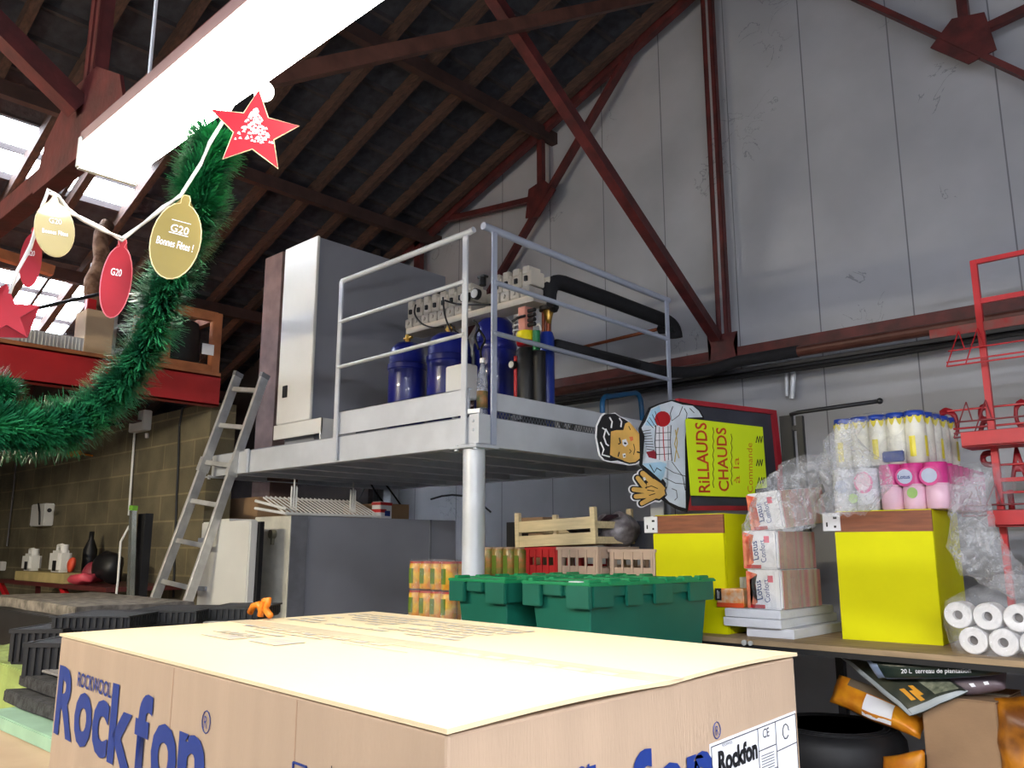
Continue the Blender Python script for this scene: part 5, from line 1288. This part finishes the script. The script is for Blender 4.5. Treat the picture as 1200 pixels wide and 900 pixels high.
# standing tube lamp / mirror strip and black post
a = pY(152, 725, 2.28); b = pY(156, 598, 2.28)
sp_ = thing('standing_strip', 'tall shiny metal strip with a green top standing against the block wall', 'metal strip', (a.x, 2.28, 0))
d_ = Vector((b.x-a.x, 0, b.z-a.z)); f0 = a-d_*((a.z)/d_.z)
obj('strip', MB().bar(f0, b, .045, .03, up=(0, 1, 0)), mat('bright metal strip', (200, 206, 200), .25, .8), sp_, world=True)
obj('tip', MB().bar(b, b+Vector((.003, 0, .03)), .05, .035, up=(0, 1, 0)), mat('green plug', (120, 180, 60), .4), sp_, world=True)
obj('cord', MB().tube([b+Vector((-.04, 0, -.1)), b+Vector((-.1, -.02, -.2)), b+Vector((-.09, -.02, -.45)), b+Vector((-.1, -.02, -.6))], .007, 6), M_white, sp_, world=True)
solo('black_post', MB().b2((pY(157, 660, 2.33).x, 2.33, 0), (pY(166, 660, 2.33).x, 2.38, b.z-.02)), M_black, 'black post right beside the shiny metal strip', 'post')
# bench with canisters
bz = 1.335; bxa = pY(12, 680, 2.45).x; bxb = pY(142, 690, 2.45).x
be = thing('red_bench', 'red-legged wall bench with cleaning things beside the metal strip', 'bench', ((bxa+bxb)/2, 2.6, 0))
obj('board', MB().b2((bxa, 2.35, bz-.03), (bxb, 2.88, bz)), mat('maroon board', (96, 44, 42), .5), be, world=True)
for x in (bxa+.5, bxb-.35):
    obj('leg', MB().bar((x-.6, 2.4, bz-.03), (x+.55, 2.8, 0), .035, .035), M_redx, be, world=True)
    obj('leg', MB().bar((x+.3, 2.42, bz-.03), (x-.7, 2.84, 0), .035, .035), mat('dark red bar', (84, 26, 30), .5), be, world=True)
solo('plank', MB().b2((pY(22, 675, 2.4).x, 2.37, bz+.001), (pY(79, 680, 2.4).x, 2.55, bz+.075), .003), mat('yellowish plank', (196, 176, 120), .7), 'yellowish wooden block under the canisters on the bench', 'plank')
def canister(px, py0, py1, w, label, seed=0):
    Y = 2.46; a = pY(px, py1, Y); h = pY(px, py0, Y).z-(bz+.077); t = thing('canister', label, 'canister', (a.x, Y, bz+.077))
    obj('body', MB().b2((-w/2, -.05, 0), (w/2, .05, h*.78), .02), M_white, t)
    obj('neck', MB().cyl((w*.32, 0, h*.7), (w*.32, 0, h), .03), M_white, t, smooth='auto')
    obj('handle', MB().tube([(-w*.3, 0, h*.74), (-w*.3, 0, h*.95), (w*.05, 0, h*.97), (w*.12, 0, h*.74)], .016, 8), M_white, t, smooth=True)
    obj('label', MB().b2((-w*.05, -.052, h*.05), (w*.3, -.0505, h*.42), .0), M_blk, t); return t
canister(69, 638, 672, .22, 'larger white canister with handle on the bench')
canister(36, 643, 669, .2, 'smaller white canister at the left end of the bench')
def lump(name, label, px, py, Y, r, m, seed, cat, sc=(1, 1, 1), zb=None):
    c = pY(px, py, Y); mb = MB().sph((0, 0, 0), r, sc, 10).crumple(r*.35, 9, seed)
    for v in mb.b.verts: v.co += c
    if zb is not None:
        lo = min(v.co.z for v in mb.b.verts)
        for v in mb.b.verts: v.co.z += zb-lo
    return solo(name, mb, m, label, cat, smooth=True)
M_pk = mat('pink rubber', (216, 80, 96), .5)
lump('rubber_glove', 'orange rubber glove hanging beside the larger canister', 83, 657, 2.43, .05, mat('orange red rubber', (236, 90, 60), .5), 1, 'glove', (1, .6, 1.1), bz+.08)
lump('pink_cloth', 'flat pink cloth lying on the bench', 98, 681, 2.42, .11, M_pk, 2, 'cloth', (1.3, .8, .3), bz)
lump('pink_ball', 'pinkish bundle behind the pink cloth', 112, 664, 2.6, .08, mat('dull pink', (160, 60, 74), .5), 3, 'bundle', zb=bz)
lump('black_bundle', 'black bundle at the right end of the bench', 128, 666, 2.55, .12, M_black, 4, 'bundle', (1, .8, 1), bz)
solo('dark_bottle', MB().lathe([(.05, 0), (.055, .05), (.055, .25), (.02, .34), (.02, .4), (0, .4)], (pY(100, 660, 2.75).x, 2.78, bz), 16), M_black, 'tall dark bottle standing at the back of the bench', 'bottle', smooth=True)

# ------------------------------------------------------------------ goods left of the foreground box
M_rib = mat('black ribbed plastic', (36, 36, 38), .5, 0, .1, 12)
def ribtray(label, px0, px1, pytop, z, dz, dep, rz=0, Xn=None):
    a = pZ(px0, pytop, z); b = pZ(px1, pytop, z)
    d = (b-a); L = d.length; ang = math.atan2(d.y, d.x)
    t = thing('ribbed_tray', label, 'tray', (a.x, a.y, z-dz), ang)
    m = MB(); m.b2((0, 0, 0), (L, dep, dz*.985), .003); obj('body', m, M_rib, t)
    r_ = MB(); n = int(L/.022)
    for k in range(n): r_.b2((L*k/n, -.008, .01), (L*k/n+.01, 0, dz*.92))
    n = int(dep/.022)
    for k in range(n): r_.b2((L, dep*k/n, .01), (L+.008, dep*k/n+.01, dz*.92)).b2((-.008, dep*k/n, .01), (0, dep*k/n+.01, dz*.92))
    r_.b2((-.01, -.01, dz*.88), (L+.01, .008, dz)).b2((-.01, dep-.008, dz*.88), (L+.01, dep+.01, dz)).b2((-.01, 0, dz*.88), (.008, dep, dz)).b2((L-.008, 0, dz*.88), (L+.01, dep, dz))
    obj('ribs', r_, M_rib, t); return t
M_wool = mat('dark grey wool mat', (62, 62, 64), .95, 0, .15, 40, .6, 90, col2=(30, 30, 32)); M_mint = mat('mint green foam', (150, 186, 160), .8, 0, .04, 8); M_mint2 = mat('yellow green foam', (150, 170, 96), .8, 0, .08, 8, .3, 60)
def block(name, label, cat, x0, x1, y0, y1, z0, z1, m, amp=0, seed=0):
    mb = MB(); mb.b2((x0, y0, z0), (x1, y1, z1), .004)
    if amp: mb.subdiv(5); mb.crumple(amp, 14, seed)
    return solo(name, mb, m, label, cat)
# low table carrying them
lt3 = thing('low_table', 'low table carrying the trays and mats left of the big box', 'table', (-4.1, 1.2, 0))
obj('table_top', MB().b2((-6.1, .35, .95), (-2.05, 2.05, 1.0)), M_card2, lt3, world=True)
for x in (-6.0, -2.15):
    for y in (.42, 1.95): obj('leg', MB().b2((x-.03, y-.03, 0), (x+.03, y+.03, .95)), M_galv, lt3, world=True)
block('cardboard_sheet', 'pale cardboard slab at the bottom left corner beside the big box', 'cardboard', -2.9, -1.98, .42, 1.00, 1.0, 1.075, M_card)
block('foam_sheet', 'mint green foam sheet under the dark wool mats', 'foam sheet', -3.0, -2.02, .86, 1.30, 1.077, 1.115, M_mint, .002)
block('wool_mat', 'thick dark grey wool mat, lower of two beside the big box', 'mat', -3.1, -2.04, .93, 1.34, 1.12, 1.155, M_wool, .008, 3)
block('wool_mat', 'thick dark grey wool mat, upper of two beside the big box', 'mat', -3.1, -2.06, .97, 1.36, 1.165, 1.20, M_wool, .008, 5)
block('paper_sheet', 'thin grey sheet lying on the wool mats', 'sheet', -3.0, -2.42, 1.0, 1.25, 1.212, 1.218, mat('grey sheet', (150, 146, 144), .6))
block('foam_sheet', 'mint green foam slab behind the wool mats', 'foam sheet', -3.2, -2.3, 1.36, 1.75, 1.0, 1.19, M_mint2, .004, 2)
block('foam_sheet', 'yellow green foam slab at the left edge below the ribbed trays', 'foam sheet', -4.4, -3.26, 1.08, 1.35, 1.0, 1.17, M_mint2, .012, 3)
ribtray('black ribbed tray standing nearest to the corner of the big box', 32, 84, 753, 1.30, .12, .22)
ribtray('black ribbed tray behind the nearest one', 16, 72, 737, 1.32, .12, .3)
ribtray('flat black ribbed tray with a grey rim near the red bench', 64, 150, 722, 1.36, .05, .3)
ribtray('black ribbed tray in front of the ladder foot', 150, 228, 716, 1.36, .05, .35)
ribtray('black ribbed tray in front of the freezer', 238, 300, 713, 1.36, .05, .35)
block('rough_stone', 'rough grey slab at the left edge behind the ribbed trays', 'slab', -5.3, -4.0, 1.45, 2.0, 1.3, 1.345, mat('rough grey slab', (136, 128, 118), .9, 0, .15, 20, .4, 60), .006, 6)
for x, y in ((-4.8, 1.7),): block('support_crate', 'dark crate under the rough grey slab', 'crate', -5.5, -3.9, 1.4, 2.0, 1.0, 1.298, M_rib)
# orange clamp on the box edge
oq = pZ(304, 724, ZT+.004)
oc = thing('orange_clamp', 'orange plastic clamp lying on the far edge of the big box', 'clamp', oq)
a = lambda x, y, Y=oq.y: pY(x, y, Y)
obj('jaw', MB().tube([a(293, 718), a(297, 710), a(304, 708), a(306, 716)], .008, 8), M_orange, oc, world=True, smooth=True)
obj('grip', MB().tube([a(305, 722), a(307, 712), a(310, 704), a(315, 703), a(313, 709), a(311, 714), a(317, 722)], .008, 8), M_orange, oc, world=True, smooth=True)

# ================================================================== CHRISTMAS DECORATION
def deco_pt(px, py, t):           # point at forward distance t
    r = ray(px, py); k = t/math.hypot(r.x, r.y); return Vector((r.x*k, r.y*k, EYE+r.z*k))
M_gold = mat('gold card', (132, 118, 62), .3, .1, .03, 10, coat=.5); M_rcard = mat('red card', (160, 24, 40), .3, 0, .04, 14, coat=.5); M_rim = mat('pale card edge', (226, 206, 160), .5)
def facing(c, turn=0):
    d = Vector((c.x, c.y, 0)).normalized(); xd = Vector((-d.y, d.x, 0))*-1
    Rm = Matrix.Rotation(turn, 3, 'Z'); return Rm @ xd, Rm @ (-d)
def card(name, label, cat, c, outline, m, s, turn=0, tilt=0, rim=True, texts=(), extra=None):
    xd, nd = facing(c, turn); ct, st_ = math.cos(tilt), math.sin(tilt)
    T = lambda x, y, o=0: c+xd*((x*ct-y*st_)*s)+Vector((0, 0, (x*st_+y*ct)*s))+nd*o
    t = thing(name, label, cat, c)
    mb = MB(); mb.prism([T(x, y, -.001) for x, y in outline], nd*.002)
    obj('card', mb, m, t, world=True)
    if rim:
        mb = MB(); mb.tube([T(x, y, .0) for x, y in outline], s*.02, 5, closed=True); obj('rim', mb, M_rim if rim is True else rim, t, world=True)
    for (tx, x, y, w, h) in texts:
        o = T(x, y, .0016); obj('lettering', text_mb(tx, o, T(x+w, y, .0016)-o, T(x, y+h, .0016)-o, .0004, .01), M_paper, t, world=True)
    if extra: extra(t, T, nd)
    return t
def star5(r0=1, r1=.45, rot=0): return [((r0 if k % 2 == 0 else r1)*math.sin(rot+k*math.pi/5), (r0 if k % 2 == 0 else r1)*math.cos(rot+k*math.pi/5)) for k in range(10)]
def xmas(t, T, nd):
    mb = MB(); rr = random.Random(5)
    for k in range(150):
        v = rr.uniform(-.3, .5); w_ = (.56-v)*.5
        x = rr.uniform(-w_, w_); q = .02+rr.random()*.02
        mb.prism([T(x-q, v, .0014), T(x+q, v, .0014), T(x+q*.3, v+.05, .0014), T(x-q*.3, v+.05, .0014)], nd*.0004)
    obj('tree_print', mb, M_paper, t, world=True, label='white fir tree print')
card('star_ornament', 'big red card star with a white fir tree hanging from the lamp', 'star', deco_pt(298, 153, 1.20), star5(rot=.04), M_rcard, .066, 0, 0, True, (), xmas)
def bauble_outline():
    o = []
    for k in range(22):
        a = -math.pi/2+.2+(2*math.pi-.4)*k/21+math.pi
        o.append((.62*math.cos(a-math.pi/2+math.pi/2), 1.0*math.sin(a)))
    return o
def oval(w=.6, n=24):
    o = []
    for k in range(n+1):
        a = math.pi/2+.17+(2*math.pi-.34)*k/n; o.append((w*math.cos(a), math.sin(a)))
    o += [(.1, 1.12), (.06, 1.22), (-.06, 1.22), (-.1, 1.12)]
    return o
card('gold_bauble', 'large gold card bauble with white lettering in front of the garland', 'bauble', deco_pt(206, 282, 1.40), oval(.56), M_gold, .066, 0, -.14, True, (('G20', -.18, .2, .42, .2), ('Bonnes Fêtes !', -.42, -.2, .85, .2)),
     lambda t, T, nd: obj('lettering', MB().prism([T(-.2, .16, .0016), T(.25, .16, .0016), T(.25, .18, .0016), T(-.2, .18, .0016)], nd*.0003).prism([T(-.2, .5, .0016), T(.25, .5, .0016), T(.25, .515, .0016), T(-.2, .515, .0016)], nd*.0003), M_paper, t, world=True))
card('gold_bauble', 'smaller gold card bauble near the left edge below the skylight', 'bauble', deco_pt(64, 269, 1.25), oval(.66), M_gold, .0385, .3, .1, True, (('G20', -.2, .2, .42, .2), ('Bonnes Fêtes', -.42, -.2, .85, .17)))
card('red_bauble', 'larger narrow red card bauble seen edge-on left of the garland', 'bauble', deco_pt(136, 330, 1.47), oval(.36), M_rcard, .062, .0, -.06, mat('pink card edge', (226, 120, 130), .5), (('G20', -.16, .15, .26, .2),))
card('red_bauble', 'small red card bauble beside the left gold bauble', 'bauble', deco_pt(36, 305, 1.28), oval(.34), M_rcard, .039, .0, .0, False, (('G20', -.14, .15, .24, .2),))
card('star_ornament', 'red card star at the left edge over the loft', 'star', deco_pt(8, 367, 1.28), star5(rot=.0, r1=.4), M_rcard, .041, 0, .1, False)
solo('glass_ball', MB().sph(deco_pt(309, 107, 1.42), .018), emis('small glowing bulb', (255, 250, 235), 6), 'small glowing white bulb at the lower lamp edge above the red star', 'bulb', smooth=True)
# white cord
cpt = [(275, 120, 1.36), (245, 170, 1.38), (236, 190, 1.40), (212, 228, 1.40), (190, 246, 1.42), (165, 264, 1.44), (143, 279, 1.47), (120, 270, 1.42), (95, 257, 1.35), (80, 245, 1.3), (68, 230, 1.26), (56, 226, 1.26), (50, 240, 1.26), (42, 268, 1.27), (36, 290, 1.28), (20, 318, 1.28), (12, 340, 1.28)]
mb = MB(); pts_ = [deco_pt(*q) for q in cpt]; mb.tube(pts_, .0026, 6)
pts2 = [p_+Vector((0, 0, .006*math.sin(i*1.9))) for i, p_ in enumerate(pts_)]; mb.tube(pts2, .0022, 6)
solo('decoration_string', mb, mat('white cord', (238, 238, 236), .5), 'twisted white cord carrying the card baubles', 'cord', smooth=True)
# garlands
M_gar = mat('green tinsel', (48, 140, 86), .32, 0, .2, 30, col2=(20, 84, 56)); 
def garland(path, rad, label, n, seed, m=M_gar):
    rr = random.Random(seed); P_ = [deco_pt(*q) for q in path]
    out = []
    for i in range(len(P_)-1):
        p0 = P_[max(i-1, 0)]; p1 = P_[i]; p2 = P_[i+1]; p3 = P_[min(i+2, len(P_)-1)]
        for k in range(10):
            t = k/10; out.append(.5*((2*p1)+(p2-p0)*t+(2*p0-5*p1+4*p2-p3)*t*t+(3*p1-p0-3*p2+p3)*t**3))
    out.append(P_[-1])
    t = thing('garland', label, 'garland', out[len(out)//2])
    obj('core', MB().tube(out, .006, 6), mat('garland wire core', (20, 60, 40), .6), t, world=True)
    mb = MB(); N = len(out)-1
    for k in range(n):
        f = rr.random()*N; i = int(f); c = out[i].lerp(out[i+1], f-i); tan = (out[i+1]-out[i]).normalized()
        d = Vector((rr.gauss(0, 1), rr.gauss(0, 1), rr.gauss(0, 1))); d = (d-tan*d.dot(tan)).normalized(); d = (d+tan*rr.uniform(-.5, .5)).normalized()
        L = rad*rr.uniform(.55, 1.12)*(1+.18*math.sin(f*.9)); side = d.cross(tan).normalized()*.0016
        a = c+d*rad*.1; b = c+d*L+Vector((rr.uniform(-1, 1), rr.uniform(-1, 1), rr.uniform(-1, 1)))*rad*.12
        vs = [mb.b.verts.new(p) for p in (a-side, a+side, b+side*.6, b-side*.6)]; mb.b.faces.new(vs)
    o = obj('needles', mb, m, t, world=True); o['kind'] = 'stuff'; return t
garland([(252, 166, 1.50), (246, 185, 1.50), (232, 215, 1.50), (236, 245, 1.5), (215, 300, 1.52), (190, 345, 1.55), (176, 395, 1.58), (150, 440, 1.6), (118, 474, 1.62), (85, 496, 1.62), (45, 503, 1.6), (0, 502, 1.58), (-40, 495, 1.56)], .048, 'thick green tinsel garland hanging from the lamp across the left side', 26000, 1)
garland([(-40, 445, 1.6), (-15, 452, 1.6), (4, 455, 1.6), (5, 466, 1.6)], .034, 'end of a second green garland at the left edge', 2600, 2)
ADDED_LAMPS = [(-4.3, -1.5, 2.75, "warm fluorescent lamp hanging beside the loft, behind the camera to the left"), (1.0, .628, 2.39, "added unseen fluorescent lamp in line with the near one, first to the right of the photo"), (2.9, .628, 2.39, "added unseen fluorescent lamp in line with the near one, second to the right of the photo"), (-1.4, -2.2, 3.3, "added unseen fluorescent lamp high behind the camera, left"), (.6, -2.2, 3.3, "added unseen fluorescent lamp high behind the camera, middle"), (2.6, -2.2, 3.3, "added unseen fluorescent lamp high behind the camera, right")]  # unseen lamps, added to brighten the wall and the front faces

# ================================================================== LIGHT
w = bpy.data.worlds.new('sky'); bpy.context.scene.world = w; w.use_nodes = True
bg = w.node_tree.nodes['Background']; bg.inputs[0].default_value = (.80, .88, 1, 1); bg.inputs[1].default_value = 22.0
E_lamp = emis('lit fluorescent diffuser', (255, 250, 238), 25)
E_lamp2 = emis('lit fluorescent diffuser, cold', (240, 244, 255), 80)
def fixture(loc, L, label, rz=0, top=None, E=E_lamp2):
    t = thing('fluorescent_lamp', label, 'ceiling lamp', loc, rz)
    obj('housing', MB().b2((-L/2, -.06, .05), (L/2, .06, .085), .004), mat('lamp housing', (150, 120, 118), .5), t)
    d = MB(); n = 10
    prof = [(-.062, .05)]+[(-.062*math.cos(k*math.pi/n), .05-.052*math.sin(k*math.pi/n)**.6) for k in range(1, n)]+[(.062, .05)]
    d.prism([(-L/2+.02, y, z) for y, z in prof], (L-.04, 0, 0))
    obj('diffuser', d, E, t)
    for s in (-1, 1): obj('end_cap', MB().b2((s*L/2-.02 if s > 0 else -L/2, -.064, -.004), (L/2 if s > 0 else -L/2+.02, .064, .07), .004), mat('lamp end cap', (240, 238, 232), .4), t)
    for s in (-1, 1):
        x = s*L*.38; xw = loc[0]+x*math.cos(rz); obj('chain', MB().cyl((x, 0, .085), (x, 0, zr(xw)-loc[2]-.01), .004, n=6), M_galv, t)
    return t
fixture((-1.03, .628, 2.39), 1.54, 'glowing white fluorescent strip lamp hanging over the cardboard box', E=E_lamp)
E_lamp3 = emis('lit fluorescent diffuser, warm', (255, 242, 212), 190)
for x, y, z, l in ADDED_LAMPS: fixture((x, y, z), 1.54, l, E=E_lamp3 if 'warm' in l else E_lamp2)

# ================================================================== CAMERA AND RENDER
cam = bpy.data.cameras.new('camera'); co = bpy.data.objects.new('camera', cam); C.objects.link(co)
cam.sensor_width = 36; cam.lens = F/1200*36; cam.clip_start = .02
co.location = (0, 0, EYE); co.rotation_euler = (math.pi/2+PIT, 0, HEAD)
bpy.context.scene.camera = co
sc = bpy.context.scene
sc.view_settings.view_transform = 'Standard'; sc.view_settings.look = 'None'; sc.view_settings.gamma = 1
sc.view_settings.use_curve_mapping = False; sc.view_settings.exposure = 0.85
